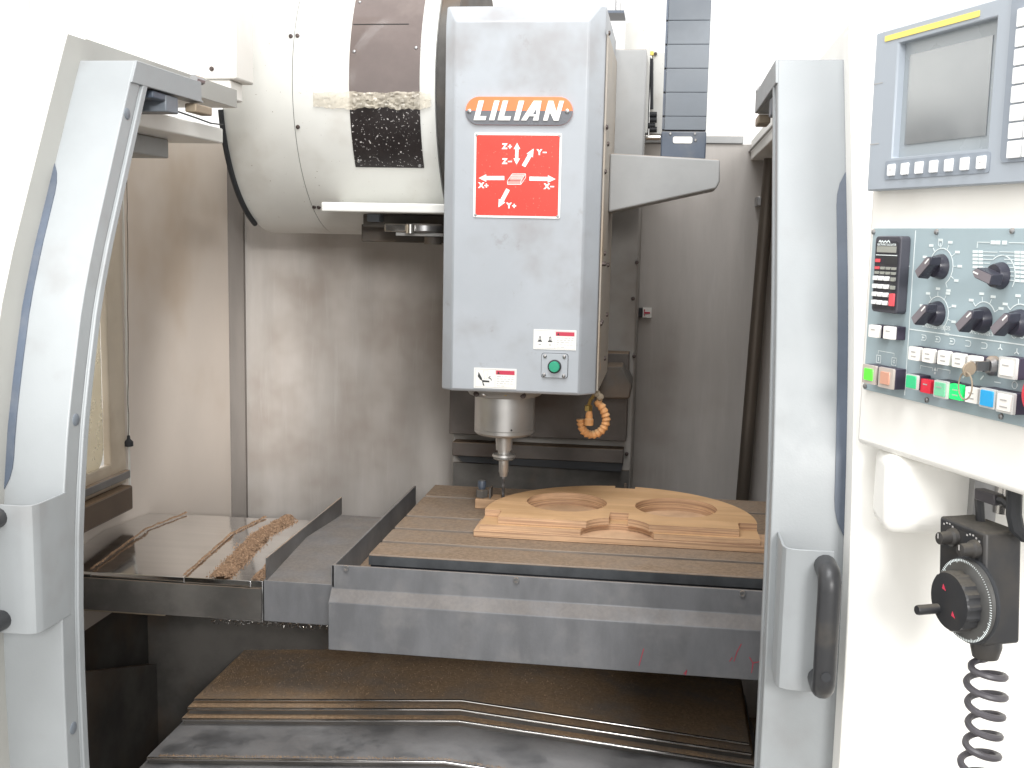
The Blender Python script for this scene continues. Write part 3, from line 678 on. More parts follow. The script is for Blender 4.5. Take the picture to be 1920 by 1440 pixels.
# crumpled tape
tx0, tx1 = at(588, 187, 'y', DC-DR).x, at(808, 187, 'y', DC-DR).x
ta0, ta1 = dth(600, 206, -.75), dth(600, 170, -.75)
random.seed(3); nx, ny = 60, 9; vs_ = []; fs = []
for i in range(nx+1):
    x = tx0+(tx1-tx0)*i/nx; w = .0055*math.sin(i*.55)+.006*math.sin(i*.21+1)+.003*math.sin(i*1.7); 
    for j in range(ny+1):
        t = ta0+(ta1-ta0)*j/ny
        vs_.append(dpt(x, t+(w*(1 if j < ny/2 else -.6))*.9, DR+.0052+random.uniform(0, .0055)*(1 if 20 < i < 54 else .35)))
for i in range(nx):
    for j in range(ny): k = i*(ny+1)+j; fs.append((k, k+ny+1, k+ny+2, k+1))
MB().add(vs_, fs).build('tape_strip', 'tape', mg, ang=20)
for px, py, x in ((548, 72, -.838), (561, 72, -.823), (560, 237, -.823), (591, 379, -.826), (464, 133, -.965), (600, 378, -.815)):
    t = dth(px, py, x); MB().lathe([(0, 0), (.0048, 0), (.0042, .003), (0, .004)], dpt(x, t, DR+.0005), dpt(0, t, 1)-dpt(0, t, 0), 12).build('screw', 'screw', mg)
# carrier bar and gripper under the drum
a = at(602, 375, 'y', 2.40); b = at(826, 403, 'y', 2.40)
MB().box(a.x, -.455, 2.40, 2.92, b.z+.003, a.z-.004).build('carrier_bar', 'drum_paint', mg, bev=.003)
zb_ = b.z+.002
MB().box(a.x+.05, -.50, 2.56, 2.62, zb_-.030, zb_).build('gripper_block', 'cast_dark', mg, bev=.003)
MB().box(a.x+.07, a.x+.10, 2.52, 2.559, zb_-.018, zb_).build('gripper_block', 'chain_grey', mg, bev=.002)
q = at(672, 453, 'y', 2.60); MB().box(q.x, -.457, 2.625, 2.70, q.z, zb_).build('gripper_block', 'cast_dark', mg, bev=.003)
c = at(795, 428, 'y', 2.53)
MB().lathe([(0, -.010), (.040, -.010), (.043, -.006), (.043, .006), (.040, .010), (0, .010)], (c.x, 2.53, c.z), (0, 0, 1), 28).build('pivot_disc', 'steel_dull', mg)
MB().lathe([(0, -.012), (.011, -.012), (.011, .008), (0, .008)], (c.x-.022, 2.488, c.z), (0, 0, 1), 20).build('roller', 'chrome', mg)
MB().box(c.x-.085, c.x-.035, 2.50, 2.56, c.z-.009, c.z+.009).build('gripper_finger', 'chrome', mg, bev=.002)
MB().box(c.x-.06, c.x+.05, 2.505, 2.56, c.z-.018, c.z-.0105).build('gripper_plate', 'column_paint', mg, bev=.001)
MB().lathe([(0, -.036), (.02, -.036), (.02, -.0185), (0, -.0185)], (c.x+.02, 2.535, c.z), (0, 0, 1), 16).build('pivot_nut', 'cast_dark', mg)

# ================================================================== CUTTING TOOL
ct_ = thing('cutting_tool', (SX, SY, .966), 'steel tool holder with slim end mill in the spindle nose', 'cutting tool')
zz = lambda py: at(945, py, 'y', SY).z
MB().lathe([(0, zn-.0005), (.030, zn-.0005), (.028, zn-.006), (.019, zn-.008), (.0175, zz(843)), (.0135, zz(844)), (.0135, zz(850)), (.024, zz(851)), (.026, zz(855)), (.019, zz(857)), (.024, zz(859)), (.021, zz(861)), (.011, zz(862)), (0, zz(862))], (SX, SY, 0), (0, 0, 1), 32).build('holder', 'nose_metal', ct_)
MB().lathe([(0, zz(862.5)), (.0108, zz(862.5)), (.0108, zz(884)), (.0092, zz(887)), (.0080, zz(893)), (0, zz(893))], (SX, SY, 0), (0, 0, 1), 28).build('collet_nut', 'nose_metal', ct_)
fl = []
for i in range(40):
    t = i/39; z = zz(893.5)+(.968-zz(893.5))*t; r_ = .0034
    fl.append([Vector((SX+(r_*(1 if k % 2 else .8))*math.cos(k*math.pi/4+t*5), SY+(r_*(1 if k % 2 else .8))*math.sin(k*math.pi/4+t*5), z)) for k in range(8)])
MB().ring(fl[::-1]).build('end_mill', 'tool_grey', ct_)

# ================================================================== COOLANT HOSE
HY = 2.30
hose = thing('coolant_hose', at(1112, 815, 'y', HY), 'dusty orange segmented coolant hose curled into a loop beside the spindle', 'coolant hose')
loop = [(1118, 752), (1128, 762), (1134, 775), (1137, 787), (1134, 799), (1126, 809), (1114, 815), (1103, 814), (1094, 808), (1090, 797), (1089, 786)]
LP0 = [at(x, y, 'y', HY) for x, y in loop]; LP = []
for i in range(17):
    t = i/16*(len(LP0)-1); k = min(int(t), len(LP0)-2); g = t-k
    a, b, c, d = LP0[max(k-1, 0)], LP0[k], LP0[k+1], LP0[min(k+2, len(LP0)-1)]
    LP.append(.5*((2*b)+(c-a)*g+(2*a-5*b+4*c-d)*g*g+(3*b-a-3*c+d)*g**3))
for i in range(len(LP)-1):
    a, b = LP[i], LP[i+1]; t = (b-a).normalized(); L_ = (b-a).length
    MB().lathe([(.0, -.001), (.0066, -.001), (.0074, L_*.25), (.0094, L_*.80), (.0090, L_*.98), (.006, L_*1.02), (0, L_*1.02)], a, t, 14).build('segment', 'orange_plastic', hose)
en = [at(1104, 797, 'y', HY-.02), at(1104, 783, 'y', HY-.02), at(1103, 770, 'y', HY-.02)]
MB().lathe([(0, 0), (.0095, 0), (.0095, .012), (.007, .015), (.0078, .018), (.006, .03), (0, .03)], en[0], (0, 0, 1), 14).build('nozzle', 'orange_plastic', hose)
MB().tube([en[1]+Vector((0, 0, .001)), en[2]], .0055, 10).build('nozzle_neck', 'tan_metal', hose)
MB().lathe([(0, 0), (.0085, 0), (.0085, .011), (0, .011)], en[2], (0, 0, 1), 6).build('nozzle_nut', 'brass', hose)
k_ = [at(x, y, 'y', HY-.005) for x, y in ((1103, 762), (1107, 750), (1114, 741), (1119, 728))]
MB().tube(k_, .0036, 8).build('metal_tail', 'brass', hose)
MB().tube([at(1119, 728, 'y', HY), at(1122, 690, 'y', HY), at(1122, 660, 'y', HY)], .004, 8).build('supply_tube', 'orange_plastic', hose)
for x, y in ((1119, 738), (1125, 744), (1116, 732)):
    q = at(x, y, 'y', HY-.01); MB().lathe([(0, -.006), (.006, -.005), (.0085, 0), (.006, .005), (0, .006)], q, (.6, -.5, .4), 8).build('fitting', 'tan_metal', hose)

# ================================================================== TABLE
tb_ = thing('machine_table', (0, 2.29, .80), 'dust covered T slot machine table inside its grey splash tray', 'machine table')
TX0, TX1, TZ = -.540, .60, .95
ys_ = [1.995]+[at(x, y, 'z', TZ).y for x, y in ((722, 1015), (740, 990), (766, 967), (797, 930))]+[2.60]
MB().box(TX0+.002, TX1-.002, 1.997, 2.598, .895, .9285).build('table_body', 'slot_dark', tb_, bev=.002)
SW = .0078
for i in range(len(ys_)-1):
    y0 = ys_[i]+(SW if i else 0); y1 = ys_[i+1]-(SW if i < len(ys_)-2 else 0)
    MB().box(TX0, TX1, y0, y1, .929, TZ).build('table_bar', 'table_iron', tb_, bev=.0012)
MB().box(TX0, TX1, 1.9935, 1.9948, .9295, .9475).build('front_edge', 'table_edge', tb_)
# splash tray
tx0, ty0, ty1 = -.592, 1.928, 2.62
MB().box(tx0+.006, TX1+.05, ty0+.006, ty1, .880, .8945).build('tray_floor', 'table_iron', tb_)
MB().box(tx0, tx0+.005, ty0, ty1-.02, .86, .945).build('tray_wall', 'apron', tb_, bev=.001)
mb = MB(); s_ = [(ty0, .9455), (ty0+.005, .9455), (ty0+.005, .882), (ty0-.014, .872), (ty0-.014, .790), (ty0-.019, .790), (ty0-.019, .880), (ty0, .902)]
mb.prism(s_, (tx0-.001, 0, 0), (0, 1, 0), (0, 0, 1), (1, 0, 0), TX1+.05-tx0); mb.build('tray_apron', 'apron', tb_, bev=.0015)
MB().box(tx0-.0005, tx0+.002, ty0-.0138, ty0+.20, .790, .859).build('apron_end', 'apron', tb_)
ts = None
for x, y in ((649, 1065), (968, 1088), (1392, 1113)):
    q = at(x, y, 'y', ty0-.0005)
    if ts is None:
        ts = MB().lathe([(0, 0), (.0055, 0), (.0055, .003), (.003, .003), (.003, .001), (0, .001)], (0, 0, 0), (0, -1, 0), 14).build('screw', 'steel_dull', tb_, origin=(0, 0, 0)); ts.location = q-wl(tb_); WLOC[ts.name] = q
    else: inst(ts, q, tb_)
FA = Frame((0, ty0-.0192, 0), (1, 0, 0), (0, 0, 1)); mb = MB()
for pts in (((1207, 1216), (1198, 1248)), ((1368, 1240), (1373, 1232)), ((1390, 1207), (1382, 1222), (1376, 1240)), ((1405, 1232), (1412, 1243), (1409, 1262)), ((1412, 1243), (1426, 1240)), ((1282, 1264), (1288, 1256)), ((1288, 1256), (1285, 1266))):
    q = [FA.px(*p_) for p_ in pts]
    for i in range(len(q)-1): FA.line(mb, q[i], q[i+1], .0011, .0003, .0005)
mb.build('red_scratch', 'crimson', tb_)
MB().box(-.55, .60, 2.06, 2.58, .80, .8795).build('table_core', 'cast_dark', tb_)

# ================================================================== MACHINE BED
bed = thing('machine_bed', (-.35, 2.3, .25), 'dark cast saddle and bed under the table with chip deposits', 'machine bed')
MB().box(-1.15, .95, 2.36, 2.75, .66, .799).build('saddle', 'cast_dark', bed, bev=.01)
MB().box(-.70, .10, 2.50, 2.9, .25, .659).build('bed_casting', 'cast_dark', bed, bev=.01)
MB().box(-.62, -.02, 2.70, 2.99, .40, .80).build('column_foot', 'column_paint', bed, bev=.02)
random.seed(11)
mb = MB()
for i in range(260):
    x = random.uniform(-.86, -.60); y = 2.01+random.uniform(-.008, .02); z = .7895+random.uniform(0, .004); s_ = random.uniform(.001, .0034)
    mb.add([Vector((x, y, z))+Vector([random.uniform(-s_, s_) for _ in range(3)]) for _ in range(4)], [(0, 1, 2), (0, 2, 3), (0, 3, 1), (1, 3, 2)])
o = mb.build('chips', 'chrome', bed, smooth=False); o['kind'] = 'stuff'

# ================================================================== LEFT WAY COVER
wc = thing('side_way_cover', (-.95, 2.22, .80), 'shiny telescopic steel way cover left of the table with sawdust ridges', 'way cover')
sec = [(2.0, .80), (2.0, .880), (2.24, .900), (2.45, .885), (2.45, .80)]
def gab(x0, x1, dz, name, m, th=None):
    s_ = [(y+(0 if y > 2.0 else -dz), z+(dz if z > .81 else 0)) for y, z in sec]
    mb = MB(); mb.prism(s_, (x0, 0, 0), (0, 1, 0), (0, 0, 1), (1, 0, 0), x1-x0); return mb.build(name, m, wc, bev=.001)
xs1 = at(173, 1068, 'z', .88).x; xs2 = at(350, 1078, 'z', .88).x; xs3 = at(470, 1090, 'z', .88).x
gab(-1.198, xs1, -.004, 'cover_sheet', 'steel'); gab(xs1+.0005, xs2, -.002, 'cover_sheet', 'steel'); gab(xs2+.0005, xs3, 0, 'cover_sheet', 'steel'); gab(xs3+.0005, -.7505, .002, 'cover_sheet', 'steel')
MB().box(-1.198, -.752, 1.992, 1.9975, .804, .868).build('front_face', 'cast_dark', wc)
mb = MB(); s_ = [(2.0, .802), (2.0, .884), (2.24, .905), (2.50, .889), (2.50, .802)]
mb.prism(s_, (-.7495, 0, 0), (0, 1, 0), (0, 0, 1), (1, 0, 0), .152); mb.build('end_block', 'apron', wc, bev=.0015)
mb = MB(); zf = at(505, 1047, 'y', 2.0).z; mb.prism([(2.002, .8845), (2.002, zf), (2.50, zf+.004), (2.50, .8905), (2.24, .9055)], (-.7455, 0, 0), (0, 1, 0), (0, 0, 1), (1, 0, 0), .003); mb.build('wiper_plate', 'steel_dull', wc)
# sawdust
def wz(y): return .880+(y-2.0)/.24*.02 if y < 2.24 else .900-(y-2.24)/.21*.015
sd = MB(); random.seed(5)
def grain(p_, s_):
    sd.add([p_+Vector([random.uniform(-s_, s_) for _ in range(3)]) for _ in range(4)], [(0, 1, 2), (0, 2, 3), (0, 3, 1), (1, 3, 2)])
def ridge(x0, x1, y0, y1, w, h, n, s0=.0016):
    for i in range(n):
        t = random.random(); y = y0+(y1-y0)*t; x = x0+(x1-x0)*t+random.gauss(0, w*.42)
        d = abs(x-(x0+(x1-x0)*t)); z = wz(y)+max(0, 1-(d/w)**2)*h*random.uniform(.3, 1)*(.75+.25*math.sin(t*40))
        grain(Vector((x, y, z+.001)), random.uniform(.6, 1.5)*s0)
ridge(xs1, xs1, 2.003, 2.447, .003, .004, 2600, .0012); ridge(xs2, xs2, 2.003, 2.447, .004, .005, 3600, .0012)
xw = at(405, 1082, 'z', .885).x; ridge(xw+.004, xw-.008, 2.003, 2.44, .022, .013, 24000, .0016)
ridge(xs3+.006, xs3+.006, 2.003, 2.447, .008, .008, 3600, .0014); ridge(-.757, -.757, 2.003, 2.447, .009, .011, 4200, .0015)
o = sd.build('sawdust', 'sawdust', None, smooth=False); tag(o, 'ridges of brown sawdust lying on the shiny steel way cover', 'sawdust', kind='stuff')

# ================================================================== FRONT WAY COVER
fc = thing('front_way_cover', (-.37, 1.9, .50), 'dark telescopic steel covers stepping down with a ridged roof below the table', 'way cover')
RX = -.371
def roof(y0, y1, zl, hw, rise, m, edge=True):
    mb = MB(); t = .004; x0, x1 = RX-hw, RX+hw
    s_ = [(x0, zl), (RX, zl+rise), (x1, zl), (x1, zl-t), (RX, zl+rise-t), (x0, zl-t)]
    mb.prism(s_, (0, y0, 0), (1, 0, 0), (0, 0, 1), (0, 1, 0), y1-y0); r_ = mb.build('cover_sheet', m, fc)
    mb = MB(); mb.prism([(x0+.001, zl-.0041), (RX, zl+rise-.0041), (x1-.001, zl-.0041), (x1-.001, zl-.03), (RX, zl+rise-.03), (x0+.001, zl-.03)], (0, y0+.006, 0), (1, 0, 0), (0, 0, 1), (0, 1, 0), .003); mb.build('sheet_skirt', 'cast_dark', r_)
    mb = MB(); e = .0045
    s_ = [(x0, zl+.0008), (RX, zl+rise+.0008), (x1, zl+.0008), (x1, zl-e), (RX, zl+rise-e), (x0, zl-e)]
    mb.prism(s_, (0, y0-.0065, 0), (1, 0, 0), (0, 0, 1), (0, 1, 0), .006); mb.build('edge_trim', 'trim_steel', r_, bev=.0025, seg=4)
    return r_
roof(2.074, 2.55, .600, .556, .043, 'cover_dusty'); roof(2.050, 2.5, .5915, .560, .043, 'cover_dusty')
roof(2.036, 2.45, .5745, .566, .043, 'cover_dusty'); roof(1.895, 2.4, .559, .572, .043, 'cover_dark'); roof(1.62, 2.3, .544, .580, .043, 'cover_dark')
sd = MB(); random.seed(9)
def rz(x, zl): return zl+.043*(1-abs(x-RX)/.57)
for y0, zl, n in ((2.052, .5915, 1600), (2.037, .5745, 3000), (1.897, .559, 2600)):
    for i in range(n):
        x = RX-.55+1.1*random.random()**1.25; y = y0+abs(random.gauss(0, .004)); grain(Vector((x, y, rz(x, zl)+.0007)), random.uniform(.0006, .0013))
for i in range(5000):
    x = RX-.55+1.1*random.random()**1.6; y = random.uniform(2.08, 2.35); grain(Vector((x, y, rz(x, .600)+.0006)), random.uniform(.0006, .0013))
o = sd.build('sawdust', 'sawdust_pale', None, smooth=False); tag(o, 'fine pale sawdust lying along the edges of the lower steel covers', 'sawdust', kind='stuff')

# ================================================================== WORK ON THE TABLE
BZ = TZ+.0006; B1 = TZ+.014
mb = MB(); mb.prism([(-.368, 2.154), (.40, 2.154), (.40, 2.245), (.12, 2.245), (.12, 2.45), (-.29, 2.45), (-.29, 2.245), (-.368, 2.245)], (0, 0, BZ), (1, 0, 0), (0, 1, 0), (0, 0, 1), B1-BZ)
bb = mb.build('base_board', 'plywood_edge', bev=.0008)
tag(bb, 'plywood base board under the carved half round workpiece', 'board')
# half round workpiece of two plies
WCX, WCY, WR = -.082, 2.229, .275
W0, W1, W2 = B1+.0005, TZ+.026, TZ+.0405
HOLES = [(-.197, 2.326, .085), (.033, 2.326, .085)]
import bmesh
def plate(outer, holes, z0, z1, name, parent):
    """flat plate with holes, filled by triangulation"""
    bm = bmesh.new(); loops = [outer]+holes
    for lp in loops:
        vt = [bm.verts.new((x, y, z1)) for x, y in lp]; vb = [bm.verts.new((x, y, z0)) for x, y in lp]; n = len(lp)
        for i in range(n):
            f = bm.faces.new((vb[i], vb[(i+1) % n], vt[(i+1) % n], vt[i])); f.material_index = 1
    bm.edges.ensure_lookup_table()
    for z in (z0, z1):
        es = [e for e in bm.edges if all(abs(v.co.z-z) < 1e-7 for v in e.verts)]
        r_ = bmesh.ops.triangle_fill(bm, edges=es, use_beauty=True)
        for f in r_['geom']:
            if isinstance(f, bmesh.types.BMFace): f.material_index = 0
    bmesh.ops.recalc_face_normals(bm, faces=bm.faces)
    me = bpy.data.meshes.new(name); c = Vector((WCX, WCY+.1, (z0+z1)/2))
    for v in bm.verts: v.co -= c
    bm.to_mesh(me); bm.free(); me.materials.append(M['plywood_face']); me.materials.append(M['plywood_edge'])
    me.shade_smooth(); me.set_sharp_from_angle(angle=R(35))
    o = bpy.data.objects.new(name, me); COL.objects.link(o); WLOC[o.name] = c; o.parent = parent; o.location = c-wl(parent); return o
def circ(cx, cy, r_, n=56): return [(cx+r_*math.cos(2*math.pi*i/n), cy+r_*math.sin(2*math.pi*i/n)) for i in range(n)]
wp = thing('workpiece', (WCX, WCY, W0), 'carved half round plywood workpiece with two round holes clamped on the table', 'workpiece')
FX0, FX1 = WCX-.275, WCX+.275
def outline(yf, yc, br_, notch, corner):
    pts = [(FX0+.036, yf)] if corner else [(FX0, yf)]
    bc = WCX; a0 = math.asin((yf-yc)/br_); done = False
    for i in range(25):
        t = math.pi-a0-(math.pi-2*a0)*i/24
        x, y = bc+br_*math.cos(t), yc+br_*math.sin(t)
        if notch and abs(x-bc) < .019:
            if not done:
                done = True; yn = yc+math.sqrt(br_**2-.019**2); pts += [(bc-.019, yn), (bc-.019, 2.254), (bc+.019, 2.254), (bc+.019, yn)]
            continue
        pts.append((x, y))
    if corner: pts += [(FX1-.038, yf), (FX1-.038, 2.218), (FX1-.034, 2.223), (FX1, 2.226)]
    else: pts += [(FX1+.002, yf)]
    nt = 60; dn2 = False
    for i in range(nt+1):
        t = math.pi*i/nt; x, y = WCX+WR*math.cos(t), WCY+WR*math.sin(t)
        if abs(x-WCX-.002) < .022:
            if not dn2:
                dn2 = True; pts += [(WCX+.0245, WCY+WR-.0011), (WCX+.0245, WCY+WR-.020), (WCX-.0205, WCY+WR-.020), (WCX-.0205, WCY+WR-.0008)]
            continue
        pts.append((x, y))
    if corner: pts += [(FX0, 2.226), (FX0+.032, 2.223), (FX0+.036, 2.218)]
    return pts
plate(outline(2.158, 2.146, .073, False, False), [circ(x, y, r_-.003) for x, y, r_ in HOLES], W0, W1, 'lower_ply', wp)
plate(outline(2.170, 2.142, .068, True, True), [circ(x, y, r_) for x, y, r_ in HOLES], W1+.0003, W2, 'upper_ply', wp)
# clamps
wb = MB().box(-.405, -.335, 2.385, 2.44, TZ+.0006, TZ+.022).build('wood_block', 'wood_block', bev=.001)
tag(wb, 'small wooden block under the black clamp at the left of the workpiece', 'wood block')
cl = thing('clamp_stud', (-.395, 2.41, TZ+.022), 'black clamp nut and stud standing on the small wooden block', 'clamp')
q = (-.3935, 2.405, TZ+.0225)
MB().lathe([(0, 0), (.0145, 0), (.0145, .016), (.012, .018), (0, .018)], q, (0, 0, 1), 6).build('clamp_nut', 'cast_dark', cl, bev=.001)
MB().lathe([(0, .0185), (.0075, .0185), (.0075, .022), (.0095, .0225), (.0095, .033), (.008, .037), (0, .038)], q, (0, 0, 1), 14).build('stud', 'blue_chain', cl)
MB().box(-.376, -.372, 2.395, 2.425, TZ+.0225, TZ+.045).build('clamp_tab', 'cast_dark', cl)
c2_ = thing('clamp_stud', (WCX+.002, WCY+WR+.012, TZ), 'dark stud rising behind the notch at the back of the workpiece', 'clamp')
MB().lathe([(0, 0), (.012, 0), (.012, .010), (.003, .0105), (.003, .044), (0, .044)], (WCX+.002, WCY+WR+.012, TZ+.0006), (0, 0, 1), 12).build('stud', 'cast_dark', c2_)

# ================================================================== PIPE AND CORD IN THE ENCLOSURE
a = at(1448, 262, 'y', 2.93); b = at(1392, 935, 'y', 2.93)
pp = thing('conduit_pipe', (b.x, 2.93, .6), 'brown dusty conduit leaning against the back wall beside the right door', 'pipe')
d_ = (b-a).normalized(); b2 = b+d_*.35
MB().tube([a-d_*.02, a+(b2-a)*.5, b2], .017, 16).build('pipe', 'pipe_brown', pp)
for f_ in (.12, .93):
    c = a+(b2-a)*f_; MB().box(c.x-.026, c.x+.026, 2.925, 2.9995, c.z-.012, c.z+.012).build('pipe_clip', 'steel_dull', pp, bev=.002)
a2 = at(1470, 262, 'y', 2.95); 
pc = thing('pull_cord', at(241, 830, 'x', WX+.01), 'thin dark cord with a small weight hanging on the left inner wall', 'cord')
a = at(238, 300, 'x', WX+.012); b = at(241, 820, 'x', WX+.012)
pts = [a+(b-a)*(i/24)+Vector((0, random.uniform(-.002, .002), 0)) for i in range(25)]
MB().tube(pts, .0008, 6).build('string', 'sill_brown', pc)
MB().lathe([(0, 0), (.010, 0), (.010, .010), (.004, .016), (.003, .024), (0, .025)], b+Vector((0, 0, -.020)), (0, 0, 1), 12).build('weight', 'rubber', pc)

# ================================================================== CONTROL PENDANT
PA = R(-23.9)
UV = Vector((-math.sin(PA), -math.cos(PA), 0))      # to the right along the panel, towards the operator
O0 = at(1618, 735, 'y', 1.155)
FP = Frame((O0.x, O0.y, 0), UV, (0, 0, 1))
pend = thing('control_pendant', FP.p(.15, 1.15, -.05), 'white control box with monitor, soft keys, knobs and rows of coloured buttons', 'control panel')
def pq(x, y, n=0.0): return FP.px(x, y, n)
bl = pq(1604, 831, -.004)
ub = .42
mb = MB(); FP.rect(mb, bl[0], ub, bl[1], 2.05, -.11, -.004); mb.build('housing', 'white_paint', pend, bev=.006, seg=3)
# arm stub seen above the box
# upper bezel built round the screen opening
Z0 = pq(1629, 358, .0075)[1]; Z1 = pq(1640, 64, .0075)[1]; ul = pq(1634, 210, .0075)[0]
scr = [pq(x, y, .0075) for x, y in ((1683, 80), (1864, 34), (1856, 275), (1673, 299))]
su0 = (scr[0][0]+scr[3][0])/2; su1 = (scr[1][0]+scr[2][0])/2; sv1 = (scr[0][1]+scr[1][1])/2; sv0 = (scr[2][1]+scr[3][1])/2
bz = MB()
n0, n1 = -.0038, .0075
oc = [(ul, Z0), (ub, Z0), (ub, Z1), (ul, Z1)]; ic = [(su0, sv0), (su1, sv0), (su1, sv1), (su0, sv1)]
bz.ring([[FP.p(*q_, n0) for q_ in oc], [FP.p(*q_, n1) for q_ in oc], [FP.p(*q_, n1) for q_ in ic], [FP.p(*q_, n0) for q_ in ic]], loop=True)
bz = bz.build('monitor_bezel', 'bezel_grey', pend, bev=.0015)
mb = MB(); FP.rect(mb, su0, su1, sv0, sv1, n0, -.0005); mb.build('screen_mask', 'screen_mask', bz)
mb = MB(); m_ = .0085; FP.rect(mb, su0+m_, su1-.012, sv0+.012, sv1-.012, -.0004, .0004); mb.build('screen', 'screen_glass', bz)
mb = MB(); a_ = pq(1660, 76, n1); b_ = pq(1838, 22, n1); FP.poly(mb, rrect(a_[0], b_[0], (a_[1]+b_[1])/2-.0026, (a_[1]+b_[1])/2+.0026, .001, 2), n1+.0002, n1+.0008); mb.build('yellow_strip', 'yellow', bz)
k0 = pq(1663, 303, n1); k1 = pq(1852, 283, n1); kv = [pq(x, y, n1) for x, y in ((1674, 321), (1696, 318), (1724, 315), (1753, 312), (1783, 309), (1814, 306), (1843, 303))]
vmid = sum(k[1] for k in kv)/7
mb = MB(); FP.poly(mb, rrect(kv[0][0]-.012, kv[-1][0]+.009, vmid-.0088, vmid+.0088, .002, 2), n1+.0002, n1+.0007); mb.build('key_strip', 'bezel_dark', bz)
us = [kv[0][0]+(kv[-1][0]-kv[0][0])*i/6 for i in range(7)]
for i, u_ in enumerate(us):
    mb = MB(); FP.poly(mb, rrect(u_-.0052, u_+.0052, vmid-.0056, vmid+.0056, .0012, 2), n1+.0008, n1+.003, .93); k = mb.build('soft_key', 'key_white', bz)
    if i in (0, 6):
        mb = MB(); FP.rect(mb, u_-.001, u_+.001, vmid-.0005, vmid+.0005, n1+.0031, n1+.0032); mb.build('key_mark', 'print_grey', k)
for y in (158, 270):
    a_ = pq(1640, y, n1); mb = MB(); FP.rect(mb, ul+.0003, ul+.016, a_[1]-.0004, a_[1]+.0004, n1+.0001, n1+.0003); mb.build('slit', 'print_grey', bz)
# keypad to the right of the monitor
ku = pq(1888, 150, n1)[0]; kt = pq(1893, 15, n1)[1]; kb = pq(1885, 305, n1)[1]
mb = MB(); FP.poly(mb, rrect(ku, ub-.01, kb, kt+.03, .006), n1+.0002, n1+.0012); mb.build('keypad_frame', 'bezel_dark', bz)
rows_ = [18, 55, 92, 126, 160, 195, 229, 262, 298]
for i in range(8):
    va = pq(1905, rows_[i+1], n1)[1]; vb = pq(1905, rows_[i], n1)[1]
    ua = pq(1905-i*1.2, rows_[i]+15, n1)[0]
    mb = MB(); FP.poly(mb, rrect(ku+.010, ku+.026, va+.0006, vb-.0006, .001, 2), n1+.0013, n1+.0035, .96); k = mb.build('key', 'key_white', bz)
    inst(k, WLOC[k.name]+FP.U*.0175, bz)
# operator panel
ot = pq(1635, 428)[1]; obm = pq(1619, 730)[1]; ol = pq(1627, 580)[0]
op = MB(); FP.rect(op, ol, ub, obm, ot, -.0038, -.0005); op = op.build('operator_panel', 'panel_teal', pend, bev=.0006)
mb = MB(); PN = -.0003
def ln(a, b, w=.0008, hz=True): FP.line(mb, pq(*a), pq(*b), w, PN, PN+.0002)
uvl = pq(1706, 590)[0]; FP.rect(mb, uvl-.0005, uvl+.0005, pq(1699, 742)[1], pq(1714, 432)[1], PN, PN+.0002)
vhl = (pq(1706, 618)[1]+pq(1920, 646)[1])/2; FP.rect(mb, uvl+.0006, ub-.005, vhl-.0005, vhl+.0005, PN, PN+.0002)
# dial scales
def dial(cx, cy, r_, a0, a1, ticks, k=14):
    u_, v_ = pq(cx, cy); FP.arc(mb, u_, v_, r_, a0, a1, .0008, PN, PN+.0002, k)
    for i in range(ticks):
        t = R(a0+(a1-a0)*i/(ticks-1)); q0 = (u_+r_*math.cos(t), v_+r_*math.sin(t)); q1 = (u_+r_*1.28*math.cos(t), v_+r_*1.28*math.sin(t))
        FP.line(mb, q0, q1, .0006, PN, PN+.0002)
        FP.rect(mb, u_+r_*1.55*math.cos(t)-.0030, u_+r_*1.55*math.cos(t)+.0030, v_+r_*1.45*math.sin(t)-.0011, v_+r_*1.45*math.sin(t)+.0011, PN, PN+.0002)
KN = [(1764, 500, 40), (1876, 517, 165), (1757, 588, 40), (1843, 600, 40), (1911, 606, 40)]
dial(1764, 500, .0165, 160, -60, 8); dial(1757, 588, .0155, 165, -50, 7); dial(1843, 600, .0155, 135, 30, 4); dial(1911, 606, .0155, 140, 60, 3)
u_, v_ = pq(1763, 456); FP.arc(mb, u_, v_, .0030, 0, 360, .0005, PN, PN+.0002, 14)
u_, v_ = pq(1876, 517); FP.arc(mb, u_, v_, .017, 130, -30, .0008, PN, PN+.0002, 14)
for i, y in enumerate((472, 479, 486, 493, 501)):
    a_ = pq(1838, y); FP.rect(mb, a_[0]-.010, a_[0]-.0035, a_[1]-.0011, a_[1]+.0011, PN, PN+.0002); FP.rect(mb, a_[0]-.0025, a_[0]+.003, a_[1]-.0011, a_[1]+.0011, PN, PN+.0002); FP.rect(mb, a_[0]+.0035, a_[0]+.021-i*.003, a_[1]-.0003, a_[1]+.0003, PN, PN+.0002)
    a_ = pq(1905, y+1); FP.rect(mb, a_[0]-.020+i*.003, a_[0]-.003, a_[1]-.0003, a_[1]+.0003, PN, PN+.0002); FP.rect(mb, a_[0]-.002, a_[0]+.004, a_[1]-.0011, a_[1]+.0011, PN, PN+.0002); FP.rect(mb, a_[0]+.005, a_[0]+.011, a_[1]-.0011, a_[1]+.0011, PN, PN+.0002)
for y in (510, 518, 526):
    a_ = pq(1905, y); FP.rect(mb, a_[0]-.012, a_[0]-.003, a_[1]-.0003, a_[1]+.0003, PN, PN+.0002); FP.rect(mb, a_[0]-.002, a_[0]+.004, a_[1]-.0011, a_[1]+.0011, PN, PN+.0002); FP.rect(mb, a_[0]+.005, a_[0]+.011, a_[1]-.0011, a_[1]+.0011, PN, PN+.0002)
a_ = pq(1832, 454); b_ = pq(1877, 454); FP.rect(mb, a_[0], b_[0]-.014, a_[1]-.0003, a_[1]+.0003, PN, PN+.0002); FP.rect(mb, a_[0], a_[0]+.0006, a_[1]-.005, a_[1], PN, PN+.0002)
